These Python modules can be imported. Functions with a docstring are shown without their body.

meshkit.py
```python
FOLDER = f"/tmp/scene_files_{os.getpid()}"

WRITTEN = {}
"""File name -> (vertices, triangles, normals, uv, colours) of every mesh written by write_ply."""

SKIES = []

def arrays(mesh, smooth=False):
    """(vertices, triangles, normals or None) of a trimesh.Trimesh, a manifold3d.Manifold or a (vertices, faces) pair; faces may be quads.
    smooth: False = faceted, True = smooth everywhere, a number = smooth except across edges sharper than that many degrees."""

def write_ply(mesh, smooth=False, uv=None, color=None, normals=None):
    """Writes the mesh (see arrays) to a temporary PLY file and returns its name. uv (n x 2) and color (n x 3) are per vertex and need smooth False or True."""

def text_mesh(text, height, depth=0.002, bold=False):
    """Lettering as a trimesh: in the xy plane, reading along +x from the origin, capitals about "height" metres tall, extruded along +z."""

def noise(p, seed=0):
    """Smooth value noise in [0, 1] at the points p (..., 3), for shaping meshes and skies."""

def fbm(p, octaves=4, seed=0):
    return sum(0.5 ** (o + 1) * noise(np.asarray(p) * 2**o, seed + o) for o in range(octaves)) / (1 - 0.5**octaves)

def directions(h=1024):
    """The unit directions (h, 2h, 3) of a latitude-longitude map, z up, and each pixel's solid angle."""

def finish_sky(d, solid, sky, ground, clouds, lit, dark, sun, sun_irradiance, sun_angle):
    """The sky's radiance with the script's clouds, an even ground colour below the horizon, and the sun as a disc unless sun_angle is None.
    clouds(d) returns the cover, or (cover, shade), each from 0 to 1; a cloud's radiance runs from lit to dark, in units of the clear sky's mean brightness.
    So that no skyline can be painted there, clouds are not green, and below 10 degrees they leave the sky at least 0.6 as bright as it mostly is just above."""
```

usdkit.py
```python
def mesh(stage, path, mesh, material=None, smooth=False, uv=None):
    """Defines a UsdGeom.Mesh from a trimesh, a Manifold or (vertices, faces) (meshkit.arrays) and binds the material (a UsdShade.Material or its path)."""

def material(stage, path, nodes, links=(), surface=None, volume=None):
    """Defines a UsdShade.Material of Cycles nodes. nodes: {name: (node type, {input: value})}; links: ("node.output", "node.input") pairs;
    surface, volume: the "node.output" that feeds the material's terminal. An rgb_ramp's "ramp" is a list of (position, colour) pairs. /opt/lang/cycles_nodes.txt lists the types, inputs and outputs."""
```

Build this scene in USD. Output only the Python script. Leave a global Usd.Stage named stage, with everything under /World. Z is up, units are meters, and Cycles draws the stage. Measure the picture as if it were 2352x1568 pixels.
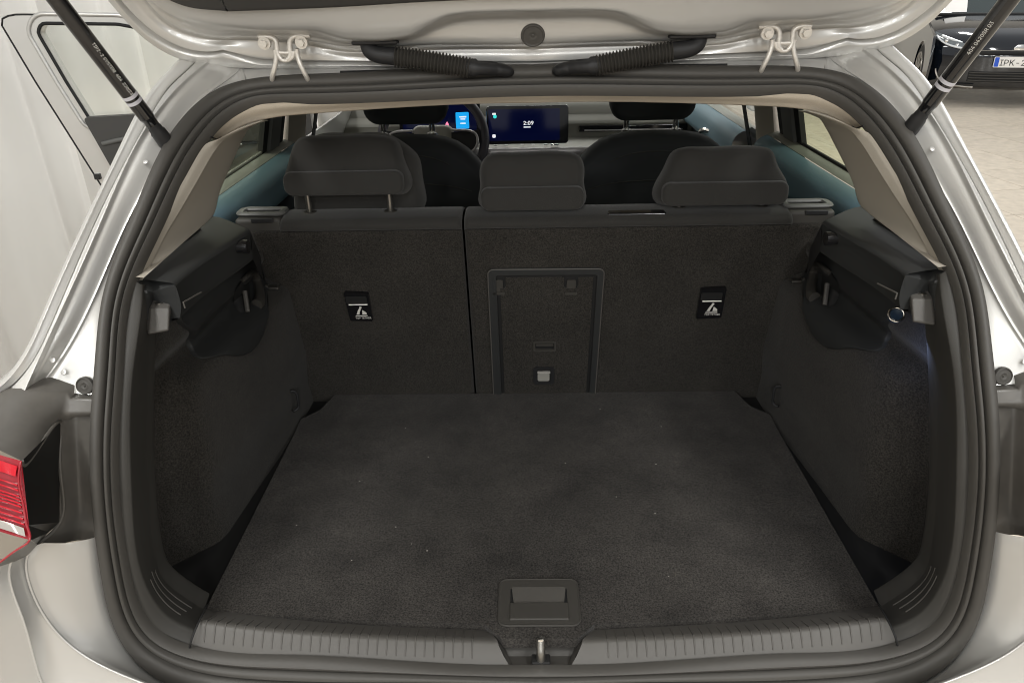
import math, random
import numpy as np, trimesh, manifold3d
import shapely.geometry as sg
from shapely import affinity
from scipy.interpolate import PchipInterpolator, splprep, splev
from pxr import Usd, UsdGeom, UsdLux, UsdShade, Gf, Sdf
import usdkit, meshkit
random.seed(7); np.random.seed(7)
stage = Usd.Stage.CreateInMemory()
UsdGeom.SetStageUpAxis(stage, UsdGeom.Tokens.z); UsdGeom.SetStageMetersPerUnit(stage, 1)
W = UsdGeom.Xform.Define(stage, '/World'); stage.SetDefaultPrim(W.GetPrim())
UsdGeom.Scope.Define(stage, '/World/Looks')

# ------------------------------------------------------------------ camera
# metres: x to the right, y forward into the car, z up, x = 0 is the car's centre plane, y = 0 its loading sill
F, CX, CY = 1693., 1176., 784.
YAW, ROLL, PITCH = np.radians(-1.27), np.radians(-1.21), np.radians(26)
O = np.array([-.0137, -.72, 1.5])
cp, sp = math.cos(PITCH), math.sin(PITCH)
fw = np.array([math.sin(YAW)*cp, math.cos(YAW)*cp, -sp]); rt = np.array([math.cos(YAW), -math.sin(YAW), 0]); up = np.cross(rt, fw)
cr, sr = math.cos(ROLL), math.sin(ROLL)
rt, up = cr*rt + sr*up, cr*up - sr*rt
cam = UsdGeom.Camera.Define(stage, '/World/camera')
M = Gf.Matrix4d(*rt, 0, *up, 0, *(-fw), 0, *O, 1)
cam.AddTransformOp().Set(M)
cam.CreateHorizontalApertureAttr(36.); cam.CreateVerticalApertureAttr(36.*682/1024)
cam.CreateFocalLengthAttr(36.*F/2352); cam.CreateClippingRangeAttr(Gf.Vec2f(.02, 200))
cam.CreateFStopAttr(0)
cam.CreateExposureAttr(0.10)

# ------------------------------------------------------------------ light: unseen showroom ceiling lamps, several added for brightness, and soft room light
def dome():
    d = UsdLux.DomeLight.Define(stage, '/World/room_light')
    m = usdkit.material(stage, '/World/Looks/room_light', {
        'b': ('background_shader', {'color': (.975, .985, 1.0), 'strength': .42})}, [], surface='b.background')
    UsdShade.MaterialBindingAPI.Apply(d.GetPrim()).Bind(m)
dome()
def rect_lamp(name, pos, size, inten, col, tilt=0):
    l = UsdLux.RectLight.Define(stage, '/World/' + name)
    l.CreateWidthAttr(size[0]); l.CreateHeightAttr(size[1]); l.CreateIntensityAttr(inten); l.CreateColorAttr(Gf.Vec3f(*col))
    l.AddTranslateOp().Set(Gf.Vec3d(*pos)); 
    if tilt: l.AddRotateXOp().Set(tilt)
LW = (1.0, .995, .965)
k = 0
for lx, ly in [(-1.1, -.9), (1.3, -1.1), (-3.6, 1.6), (3.6, 1.4), (4.6, 5.0), (0, 3.8), (-.2, -3.6), (-3.4, -2.8), (3.8, -3.6), (7.5, 3.0), (7.5, 7.5), (-1.6, -6.2), (1.6, -6.2), (0, -8.6), (-4.2, -7.6), (4.2, -7.6), (-1.5, 5.6), (1.6, 5.6), (1.0, 10.6), (6.0, 10.6), (10.5, 9.0)]:  # out of view; rear, front and far rows added to brighten tailgate, dash, wall
    rect_lamp('unseen_ceiling_lamp' + (f'_{k:03d}' if k else ''), (lx, ly, 3.3), (.35, 1.5), (84. if ly < -5 else 36. if ly < -2 else 32.), LW); k += 1

# ------------------------------------------------------------------ measuring: a sight line through the photograph met with a real surface
G = PchipInterpolator([.2, .60, .70, .85, .98, 1.08, 1.15, 1.22, 1.30, 1.38, 1.42, 1.5, 1.7], [-.03, -.01, 0, .01, .035, .085, .15, .23, .33, .45, .53, .7, 1.1])
dG = G.derivative()
def ray(a, b): return fw + (a-CX)/F*rt - (b-CY)/F*up
def onY(a, b, y): d = ray(a, b); return O + d*(y-O[1])/d[1]
def onX(a, b, x): d = ray(a, b); return O + d*(x-O[0])/d[0]
def onZ(a, b, z): d = ray(a, b); return O + d*(z-O[2])/d[2]
def atD(a, b, D): return O + ray(a, b)*D
def onP(a, b, p0, n): d = ray(a, b); return O + d*(np.dot(np.asarray(p0)-O, n)/np.dot(d, n))
def onG(a, b, off=0.):                                  # the car's tail surface y = G(z), moved by off along y
    d = ray(a, b); t = np.linspace(.3, 2.6, 2301); p = O + t[:, None]*d
    h = p[:, 1] - G(np.clip(p[:, 2], .2, 1.7)) - off
    i = int(np.argmax(h > 0)); kk = h[i]/(h[i]-h[i-1]); return O + d*(t[i]-kk*(t[i]-t[i-1]))
def nG(p): g = float(dG(np.clip(p[2], .2, 1.7))); n = np.array([0, -1., g]); return n/np.linalg.norm(n)
def gl(pts, off=0., c0=False):
    o = [onG(p[0], p[1], p[2] if len(p) > 2 else off) for p in pts]
    if c0: o[-1][0] = 0.
    return np.array(o)

# ------------------------------------------------------------------ mesh helpers
def resample(P, n, smooth=0.):
    P = np.asarray(P, float)
    d = np.r_[0, np.cumsum(np.linalg.norm(np.diff(P, axis=0), axis=1))]
    if len(P) > 3:
        tck, _ = splprep(P.T, u=d/d[-1], s=smooth, k=3)
        Q = np.array(splev(np.linspace(0, 1, 600), tck)).T
        d = np.r_[0, np.cumsum(np.linalg.norm(np.diff(Q, axis=0), axis=1))]; P = Q
    t = np.linspace(0, d[-1], n)
    return np.stack([np.interp(t, d, P[:, k]) for k in range(3)], 1)
def grid(R, close_u=False, close_v=False):
    R = np.asarray(R); a, b = R.shape[:2]; V = R.reshape(-1, 3); f = []
    for i in range(a if close_u else a-1):
        for j in range(b if close_v else b-1):
            i2, j2 = (i+1) % a, (j+1) % b
            f += [[i*b+j, i*b+j2, i2*b+j2], [i*b+j, i2*b+j2, i2*b+j]]
    return trimesh.Trimesh(V, f, process=False)
def spl_i(P, n): P = np.asarray(P, float); return PchipInterpolator(np.arange(len(P)), P, axis=0)(np.linspace(0, len(P)-1, n))
def loft(rails, n=80, smooth=2e-6): return grid([resample(r, n, smooth) for r in rails])
def loft_i(rails): return grid([np.asarray(r, float) for r in rails])
def dens(rails, k):                                     # smooth in-between rails
    R = np.asarray(rails); t = np.arange(len(R)); tt = np.linspace(0, len(R)-1, k)
    return PchipInterpolator(t, R, axis=0)(tt)
def mir(m):
    m = m.copy(); v = np.array(m.vertices); v[:, 0] *= -1
    return trimesh.Trimesh(v, np.array(m.faces)[:, ::-1], process=False)
def cat(*ms): return trimesh.util.concatenate([m for m in ms])
def thick(m, t):                                        # closes a sheet into a plate of thickness t
    v = np.array(m.vertices); n = np.array(trimesh.Trimesh(v, m.faces, process=False).vertex_normals); f = np.array(m.faces); k = len(v)
    e = np.sort(np.vstack([f[:, [0, 1]], f[:, [1, 2]], f[:, [2, 0]]]), axis=1); d = np.vstack([f[:, [0, 1]], f[:, [1, 2]], f[:, [2, 0]]])
    _, inv, cnt = np.unique(e, axis=0, return_inverse=True, return_counts=True); b = d[cnt[inv.ravel()] == 1]
    side = np.vstack([np.c_[b[:, 1], b[:, 0], b[:, 0]+k], np.c_[b[:, 1], b[:, 0]+k, b[:, 1]+k]])
    return trimesh.Trimesh(np.vstack([v, v-n*t]), np.vstack([f, f[:, ::-1]+k, side]), process=False)
def frames(P):
    T = np.gradient(P, axis=0); T /= np.maximum(np.linalg.norm(T, axis=1, keepdims=True), 1e-12)
    a = np.array([0, 0, 1.]) if abs(T[0, 2]) < .9 else np.array([1., 0, 0])
    N = np.cross(T[0], a); N /= np.linalg.norm(N); out = []
    for t in T:
        N = N - t*np.dot(N, t); N /= np.linalg.norm(N); out.append((N.copy(), np.cross(t, N)))
    return out
def tube(P, r, seg=14, r2=None, caps=True):
    P = np.asarray(P, float); fr = frames(P); r = np.broadcast_to(r, len(P)); q = r if r2 is None else np.broadcast_to(r2, len(P))
    th = np.linspace(0, 2*np.pi, seg, endpoint=False)
    R = [[p + a*x*math.cos(t) + b*y*math.sin(t) for t in th] for p, (a, b), x, y in zip(P, fr, r, q)]
    m = grid(R, close_v=True)
    if caps:
        v = list(m.vertices); f = list(m.faces); n0 = len(v); v += [P[0], P[-1]]; L = (len(P)-1)*seg
        for j in range(seg): f += [[n0, (j+1) % seg, j], [n0+1, L+j, L+(j+1) % seg]]
        m = trimesh.Trimesh(np.array(v), np.array(f), process=False)
    m.fix_normals(); return m
def spl(P, n=40): return resample(P, n)
def rbox(lo, hi, r=.004, sub=2):
    lo, hi = np.array(lo, float), np.array(hi, float); r = min(r, (hi-lo).min()/2*.98); s = trimesh.creation.icosphere(sub, r); v = []
    for c in np.ndindex(2, 2, 2): v.append(np.array(s.vertices) + np.where(np.array(c) == 0, lo+r, hi-r))
    return trimesh.convex.convex_hull(np.vstack(v))
def rrect(w, h, r, n=6):
    o = []
    for cx, cy, a0 in ((w/2-r, h/2-r, 0), (-w/2+r, h/2-r, 90), (-w/2+r, -h/2+r, 180), (w/2-r, -h/2+r, 270)):
        for k in range(n+1):
            a = math.radians(a0+90*k/n); o.append((cx+r*math.cos(a), cy+r*math.sin(a)))
    return np.array(o)
def puff(outline, steps, B):                            # rings of an outline, inset and moved along the third axis of frame B, capped
    o, ex, ey, ez = B; ol = np.asarray(outline, float); c = ol.mean(0); d = ol-c; L = np.linalg.norm(d, axis=1, keepdims=True)
    R = []
    for dep, ins in steps:
        q = c + d*np.maximum(1-ins/L, .02); R.append(o + q[:, :1]*ex + q[:, 1:]*ey + dep*ez)
    m = grid(R, close_v=True); v = list(m.vertices); f = list(m.faces); n = len(ol)
    for ring, base, fl in ((R[0], 0, 1), (R[-1], (len(R)-1)*n, 0)):
        v.append(ring.mean(0)); q = len(v)-1
        for j in range(n): f.append([q, base+(j+1) % n, base+j] if fl else [q, base+j, base+(j+1) % n])
    m = trimesh.Trimesh(np.array(v), np.array(f), process=False); m.fix_normals(); return m
def prism(poly, depth, B):                              # shapely polygon in frame B's plane, extruded along ez
    m = trimesh.creation.extrude_polygon(poly, depth, engine='earcut'); o, ex, ey, ez = B; v = np.array(m.vertices)
    m = trimesh.Trimesh(o + v[:, :1]*ex + v[:, 1:2]*ey + v[:, 2:]*ez, m.faces, process=False); m.fix_normals(); return m
def text(s, h, B, dep=.0006, bold=False):
    m = meshkit.text_mesh(s, h, dep, bold); v = np.array(m.vertices); o, ex, ey, ez = B
    v[:, 0] -= v[:, 0].mean()*0; return trimesh.Trimesh(o + v[:, :1]*ex + v[:, 1:2]*ey + v[:, 2:]*ez, m.faces, process=False)
def cyl(a, b, r, seg=24, r2=None): return tube([a, b], [r, r2 or r], seg)
def fan(loop):                                          # flat-ish patch closing a loop of points
    L = np.asarray(loop); v = np.vstack([L, L.mean(0)]); n = len(L)
    return trimesh.Trimesh(v, [[n, i, (i+1) % n] for i in range(n)], process=False)
def to_cam(m):                                          # turn an open sheet's faces toward the viewer's side
    m = trimesh.Trimesh(m.vertices, m.faces, process=False)
    if (np.einsum('ij,ij->i', m.face_normals, m.triangles_center-O)*m.area_faces).sum() > 0: m.invert()
    return m

# ------------------------------------------------------------------ prims
used = {}
def uniq(parent, name):
    k = used.get((parent, name), 0); used[(parent, name)] = k+1
    return f'{parent}/{name}' + (f'_{k:03d}' if k else '')
def path(p): return p if isinstance(p, str) else str(p.GetPath())
def thing(name, label, category, group=None, kind=None):
    x = UsdGeom.Xform.Define(stage, uniq('/World', name)); tag(x, label, category, group, kind); return x
def tag(x, label=None, category=None, group=None, kind=None):
    p = x.GetPrim()
    for k, v in (('label', label), ('category', category), ('group', group), ('kind', kind)):
        if v: p.SetCustomDataByKey(k, v)
    return x
def obj(name, mesh, mat, parent='/World', smooth=35, label=None):
    q = usdkit.mesh(stage, uniq(path(parent), name), mesh, mat, smooth=smooth)
    if label: tag(q, label)
    return q
def grp(name, parent, label=None):
    x = UsdGeom.Xform.Define(stage, uniq(path(parent), name))
    if label: tag(x, label)
    return x
def pair(name, mesh, mat, parent, smooth=35, label=None, label2=None):
    return obj(name, mesh, mat, parent, smooth, label), obj(name, mir(mesh), mat, parent, smooth, label2)

# ------------------------------------------------------------------ materials
def mat(name, col, rough=.5, metal=0., coat=0., grain=0., gscale=300., bump=0., bscale=400., spec=.5, emit=None, es=0., lint=False, sheen=0., big=0., alpha=None):
    n = {'p': ('principled_bsdf', {'base_color': col, 'roughness': rough, 'metallic': metal, 'coat_weight': coat, 'coat_roughness': .06, 'specular_ior_level': spec, 'sheen_weight': sheen, 'sheen_roughness': .5})}
    l = []
    if emit: n['p'][1]['emission_color'] = emit; n['p'][1]['emission_strength'] = es
    if grain or bump or big: n['g'] = ('geometry', {})
    if grain or big:
        n['n'] = ('noise_texture', {'scale': gscale, 'detail': 3, 'roughness': .65})
        n['r'] = ('map_range', {'from_min': .35, 'from_max': .65, 'to_min': 1-grain, 'to_max': 1+grain})
        n['nb'] = ('noise_texture', {'scale': 9., 'detail': 4, 'roughness': .6})
        n['rb'] = ('map_range', {'from_min': .3, 'from_max': .7, 'to_min': 1-big, 'to_max': 1+big})
        n['x'] = ('math', {'math_type': 'multiply'}); n['m'] = ('vector_math', {'math_type': 'scale', 'vector1': col})
        l += [('g.position', 'n.vector'), ('g.position', 'nb.vector'), ('n.fac', 'r.value'), ('nb.fac', 'rb.value'), ('r.result', 'x.value1'), ('rb.result', 'x.value2'), ('x.value', 'm.scale'), ('m.vector', 'p.base_color')]
    if lint:                                            # stray white fibres and grit caught in the pile
        n['v'] = ('voronoi_texture', {'scale': 34.}); n['v1'] = ('math', {'math_type': 'less_than', 'value2': .045}); n['vs'] = ('separate_color', {}); n['v2'] = ('math', {'math_type': 'greater_than', 'value2': .80}); n['v3'] = ('math', {'math_type': 'multiply'})
        n['lm'] = ('mix', {'color2': (.34, .32, .29)}); l.remove(('m.vector', 'p.base_color'))
        l += [('g.position', 'v.vector'), ('v.distance', 'v1.value1'), ('v.color', 'vs.color'), ('vs.r', 'v2.value1'), ('v1.value', 'v3.value1'), ('v2.value', 'v3.value2'), ('v3.value', 'lm.fac'), ('m.vector', 'lm.color1'), ('lm.color', 'p.base_color')]
    if bump:
        n['bn'] = ('noise_texture', {'scale': bscale, 'detail': 2}); n['b'] = ('bump', {'strength': bump, 'distance': .0006})
        l += [('g.position', 'bn.vector'), ('bn.fac', 'b.height'), ('b.normal', 'p.normal')]
    return usdkit.material(stage, '/World/Looks/' + name, n, l, surface='p.BSDF')
def glass(name, tint):
    return usdkit.material(stage, '/World/Looks/' + name, {'t': ('transparent_bsdf', {'color': tint}), 'g': ('glossy_bsdf', {'color': (1, 1, 1), 'roughness': .02}), 'f': ('layer_weight', {'blend': .5}),
        'w': ('math', {'math_type': 'power', 'value2': 4.5}), 'a': ('math', {'math_type': 'multiply_add', 'value2': .85, 'value3': .04}), 'm': ('mix_closure', {})},
        [('f.facing', 'w.value1'), ('w.value', 'a.value1'), ('a.value', 'm.fac'), ('t.BSDF', 'm.closure1'), ('g.BSDF', 'm.closure2')], surface='m.closure')
silver = mat('silver_paint', (.575, .567, .545), .36, .48, .4, grain=.05, gscale=2500)
silver2 = mat('silver_jamb_paint', (.56, .55, .53), .38, .42, .35, grain=.05, gscale=2500)
rubber = mat('seal_rubber', (.062, .058, .052), .55, bump=.15, bscale=900, spec=.4)
plastic = mat('charcoal_plastic', (.044, .041, .036), .55, bump=.4, bscale=1400, spec=.45)
plastic_d = mat('black_plastic', (.018, .018, .019), .5, bump=.3, bscale=1400, spec=.4)
sillp = mat('sill_plastic', (.082, .077, .070), .5, bump=.4, bscale=1400, spec=.45)
trimp = mat('surround_plastic', (.040, .038, .034), .58, bump=.4, bscale=1400, spec=.35)
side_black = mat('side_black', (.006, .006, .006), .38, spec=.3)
label_grey = mat('label_grey', (.30, .29, .26), .6)
gloss_black = mat('gloss_black', (.008, .008, .009), .14, coat=.6)
carpet = mat('boot_carpet', (.0300, .0275, .0240), .95, grain=.48, gscale=400, bump=1., bscale=700, spec=.1, sheen=.10, big=.14)
carpet_f = mat('floor_carpet', (.0380, .0345, .0310), .95, lint=True, grain=.55, gscale=360, bump=1., bscale=600, spec=.1, sheen=.12, big=.32)
fabric = mat('seat_fabric', (.030, .0288, .0265), .85, grain=.25, gscale=900, bump=.8, bscale=1200, spec=.2, sheen=.15)
fabric_b = mat('seat_fabric_front', (.030, .032, .035), .85, grain=.25, gscale=900, bump=.8, bscale=1200, spec=.2, sheen=.1)
beige = mat('headliner_beige', (.44, .385, .31), .8, grain=.05, gscale=900, bump=.2, bscale=900, spec=.25)
beige2 = mat('pillar_trim_beige', (.40, .365, .31), .7, grain=.04, gscale=900, bump=.25, bscale=1200, spec=.3)
plastic_l = mat('ledge_plastic', (.024, .025, .025), .55, bump=.3, bscale=1400, spec=.4)
cool_lit_trim = mat('door_trim_cool_light', (.115, .20, .245), .6, bump=.3, bscale=1400, grain=.05)  # cool light from the windows is put into this trim colour
grey_trim = mat('door_top_grey', (.26, .27, .235), .6, bump=.3, bscale=1400)
dark_trim = mat('door_trim_dark', (.016, .022, .028), .6)
frame_grey = mat('frame_grey', (.10, .10, .095), .5)
housing = mat('lamp_housing_grey', (.098, .091, .081), .40, .0, bump=.1, bscale=600, grain=.06, gscale=60)
zinc = mat('zinc_steel', (.68, .65, .60), .38, .45, grain=.08, gscale=200)
chrome = mat('chrome', (.85, .84, .82), .12, 1.)
steel = mat('dark_steel', (.25, .24, .22), .3, .9)
tailtrim = mat('tailgate_trim', (.045, .043, .040), .6, bump=.3, bscale=1400)
dash_grey = mat('dash_grey', (.24, .235, .205), .6, bump=.2, bscale=1200)
dash_trim = mat('dash_silver', (.52, .50, .50), .35, .5)
navy = mat('screen_navy', (.004, .006, .02), .08, emit=(.004, .010, .10), es=.14)
cyan = mat('screen_cyan', (.0, .25, .55), .3, emit=(.01, .36, .85), es=.9)
teal = mat('screen_teal', (.0, .4, .4), .3, emit=(.05, .75, .7), es=.9)
white_e = mat('screen_white', (.8, .8, .8), .3, emit=(1, 1, 1), es=.75)
pink_e = mat('screen_pink', (.7, .1, .2), .3, emit=(1, .25, .4), es=1.1)
white_print = mat('white_print', (.62, .60, .56), .6)
ring_print = mat('strut_ring_grey', (.55, .54, .58), .4)
wheel_lth = mat('steering_leather', (.06, .056, .068), .5, bump=.2, bscale=900)
red = mat('lamp_red', (.48, .002, .012), .2, coat=.5)
red_d = mat('lamp_red_dark', (.28, .012, .02), .2, coat=.5)
lampclear = mat('lamp_clear', (.45, .42, .38), .12, .3, coat=1.)
pane = glass('tinted_glass', (.82, .87, .70)); clear = glass('clear_glass', (.94, .95, .93))
cloth = mat('white_curtain_cloth', (.70, .685, .65), .9, grain=.03, gscale=900)
wall_m = mat('wall_paint', (.66, .63, .57), .8)
tile_m = [mat('floor_tile' + ('' if not i else f'_{i}'), tuple(np.array((.49, .43, .35))*s), .34, grain=.10, gscale=14, big=.06, spec=.4) for i, s in enumerate((1, .96, 1.035))]
grout = mat('grout', (.33, .285, .23), .8)
navy_paint = mat('dark_navy_paint', (.004, .006, .010), .10, .0, coat=1.)
lens_m = mat('headlamp_glass', (.16, .18, .19), .06, .0, coat=1.); lamp_white = mat('lamp_white', (.75, .78, .80), .25)
plate_w = mat('plate_white', (.80, .78, .74), .4); plate_b = mat('plate_blue', (.02, .09, .55), .4); blk = mat('flat_black', (.006, .006, .006), .7)
tyre = mat('tyre', (.012, .012, .012), .7); paper_m = mat('paper', (.85, .83, .80), .7)
mag = mat('alloy', (.30, .28, .25), .3, .7)

# ------------------------------------------------------------------ setting: tiled floor
floor = thing('floor', None, None, kind='structure')
gm = trimesh.creation.box((70, 70, .02)); gm.apply_translation((0, 10, -.0165)); obj('floor_base', gm, grout, floor)
TS, a0 = .60, math.radians(8)
ci, si = math.cos(a0), math.sin(a0); nt = 0
for i in range(-3, 16):
    for j in range(-4, 19):
        lx, ly = i*TS, j*TS; x, y = ci*lx - si*ly + 1.2, si*lx + ci*ly
        if not (1.0 < x < 9.5 and -1 < y < 10.5 and x < 3.2 + .75*(y+1.5)) or nt >= 290: continue
        w = TS/2-.0025; c = np.array([(-w, -w), (w, -w), (w, w), (-w, w)]) @ np.array([[ci, si], [-si, ci]]) + (x, y)
        m = trimesh.creation.extrude_polygon(sg.Polygon(c), .0055, engine='earcut'); m.apply_translation((0, 0, -.0055)); obj('tile', m, tile_m[(i*7+j*5) % 3], floor, smooth=False); nt += 1
rs = np.array([[(x, y, 0) for x in (-30, 40)] for y in (-20, 40)], float)
# showroom wall far behind, and the white curtain beside the car
wall = trimesh.creation.box((30, .2, 3.6)); wall.apply_translation((6, 13, 1.8))
tag(obj('wall', wall, wall_m), 'plain pale wall at the far end of the hall behind both cars', 'wall')
ys = np.linspace(-2.2, 7.5, 700); zs = np.linspace(.02, 3.1, 14); rows = []
for z in zs:
    ph = .10*np.sin(ys*7.1+.4*np.sin(ys*1.7)) + .035*np.sin(ys*15.3+1.+z*.3) + .02*np.sin(ys*31+z*.5)
    rows.append(np.stack([-2.12 - .9*ph*(.75+.25*z/3), ys, np.full_like(ys, z)], 1))
tag(obj('curtain', thick(grid(rows), .003), cloth, smooth=True), 'tall white curtain hanging in soft folds beside the open car door', 'curtain')

# ------------------------------------------------------------------ THE CAR
car = thing('hatchback_car', 'silver hatchback seen from behind with its tailgate raised over the empty boot', 'car')
car.GetPrim()
S0 = [(1222,165),(1093,167),(923,175),(800,184),(700,189),(612,196),(551,204),(507,218),(475,238),(442,265),(405,315),(374,367),(340,440),(309,517),(288,562),(270,605),(254,653),(245,704),(238,770),(231,828),(224,890),(217,966),(217,1038),(223,1137),(231,1218),(241,1310),(259,1391),(296,1469),(333,1517),(370,1547),(420,1572),(500,1585),(800,1595),(1240,1601)]
S1 = [(1225,214),(1093,218),(800,230),(680,235),(578,241),(530,262),(500,290),(476,320),(425,408),(364,527),(313,639),(299,687),(292,738),(282,857),(272,1000),(270,1044),(272,1099),(281,1210),(296,1303),(315,1377),(333,1421),(370,1462),(435,1491),(518,1501),(666,1510),(800,1518),(975,1527),(1240,1532)]
s0, s1 = gl(S0), gl(S1)
for s in (s0, s1): s[0, 0] = s[-1, 0] = 0.
NS = 260
q0, q1 = resample(s0, NS, 6e-5), resample(s1, NS, 6e-5)
q0[[0, -1], 0] = 0; q1[[0, -1], 0] = 0
# match each point of the outer edge with the nearest-in-parameter point of the inner edge (by direction from the opening's middle)
def ang(P): return np.arctan2(-P[:, 0], P[:, 2]-.98)
ai = ang(q1); o_ = np.argsort(ai); q1m = np.stack([np.interp(ang(q0), ai[o_], q1[o_, k]) for k in range(3)], 1)
prof = [(0, -.006), (.0, .004), (.025, .011), (.10, .0165), (.28, .018), (.42, .016), (.48, .011), (.50, .001), (.51, -.005), (.53, -.005), (.54, .003), (.59, .0115), (.66, .0125), (.72, .010), (.745, .002), (.755, -.005), (.775, -.005), (.785, .002), (.82, .008), (.89, .010), (.96, .007), (1.0, .000), (1.0, -.006)]
rails = []
for w, h in prof:
    P = q0*(1-w) + q1m*w; rails.append(P + np.array([nG(p) for p in P])*h)
half = grid(rails); seal = to_cam(half)
seal = to_cam(cat(half, mir(half)))
v = seal; 
def side_fix(m): return m
obj('weather_seal', cat(to_cam(half), mir(to_cam(half))), rubber, car, 50, 'dark rubber seal running right round the boot opening')

# ---- jamb: painted frame outside the seal
R0 = [(425,118),(415,137),(395,158),(357,190),(323,245),(272,347),(238,418),(184,527),(136,629),(99,721),(58,806),(20,862),(-30,905)]
R1 = [(455,118),(445,146),(391,197),(347,258),(289,374),(211,527),(163,626),(116,758),(80,820),(44,868),(-5,910)]
R2 = [(500,120),(480,142),(430,178),(371,240),(320,326),(223,527),(177,636),(116,765),(90,828),(65,881),(55,900)]
R3 = [(560,130),(545,165),(510,190),(473,221),(418,275),(367,377),(292,510),(238,629),(184,752),(143,820),(120,850),(90,885),(84,898)]
SJ = [(612,150),(585,190),(551,206),(507,220),(475,240),(442,267),(405,317),(374,369),(309,519),(270,607),(254,655),(245,706),(238,772),(231,830),(226,880),(224,913)]
r0 = gl(R0, -.050); r1 = gl(R1, -.040); r2 = gl(R2, -.043); r3 = gl(R3, -.008); rj = gl(SJ, .004)
N = 120
a0_, a1_, a2_, a3_, aj_ = [resample(r, N, 2e-5) for r in (r0, r1, r2, r3, rj)]
def towards(A, B, t): return A + (B-A)*t
ny = np.array([0, 1., 0])
lip = a0_ + [-.002, .004, 0]; back = a0_ + [-.03, .16, -.01]
gr1 = towards(a1_, a2_, -.10) + ny*0; gr2 = a1_ + ny*.010; gr3 = towards(a1_, a2_, .12)
RJ = [back, a0_ + [-.012, .03, -.003], lip, a0_ + [.004, -.0005, 0], towards(a0_, gr1, .5) - ny*.002, gr1, gr2, gr3, towards(a1_, a2_, .75)-ny*.001, a2_, towards(a2_, a3_, .12)+ny*.006, towards(a2_, a3_, .35)+ny*.002, towards(a2_, a3_, .85)+ny*.004, a3_, towards(a3_, aj_, .08)+ny*.004, towards(a3_, aj_, .6)+ny*.004, aj_+ny*.006]
jm = to_cam(grid(dens(RJ, 60)))
lj, _ = pair('rear_pillar_frame', jm, silver, car, 60, 'painted pillar frame on the curtain side', 'painted pillar frame on the dark car side')
# header panel between the pillars, behind the tailgate
HS = [(1222,167),(1093,169),(923,177),(800,186),(700,191),(612,198),(556,206)]
HT = [(1221,95),(1093,96),(923,100),(800,105),(700,110),(600,120),(548,135)]
h0 = gl(HS, .006); h1 = gl(HT, .006); h0[0, 0] = h1[0, 0] = 0
hm = to_cam(loft([resample(h0, 40), resample(h0, 40)*.6+resample(h1, 40)*.4+np.array([0, -.008, .004]), resample(h1, 40)], 40, 0))
obj('header_panel', cat(hm, mir(hm)), silver2, car, 40)
wl = spl(gl([(548,118),(552,150),(560,172),(558,188),(545,200),(560,205)], -.002), 30)
pair('weld_seam', tube(wl, .0028, 8), silver2, car)
# black cover strip on the header
c0 = gl([(781,163),(900,160),(1100,157),(1221,155)], -.006); c1 = gl([(781,182),(900,176),(1100,168),(1221,165)], -.006); c0[-1, 0] = c1[-1, 0] = 0
cs = thick(to_cam(loft_i([c0, c1])), .004); obj('header_cover_strip', cat(cs, mir(cs)), plastic_d, car)
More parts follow.
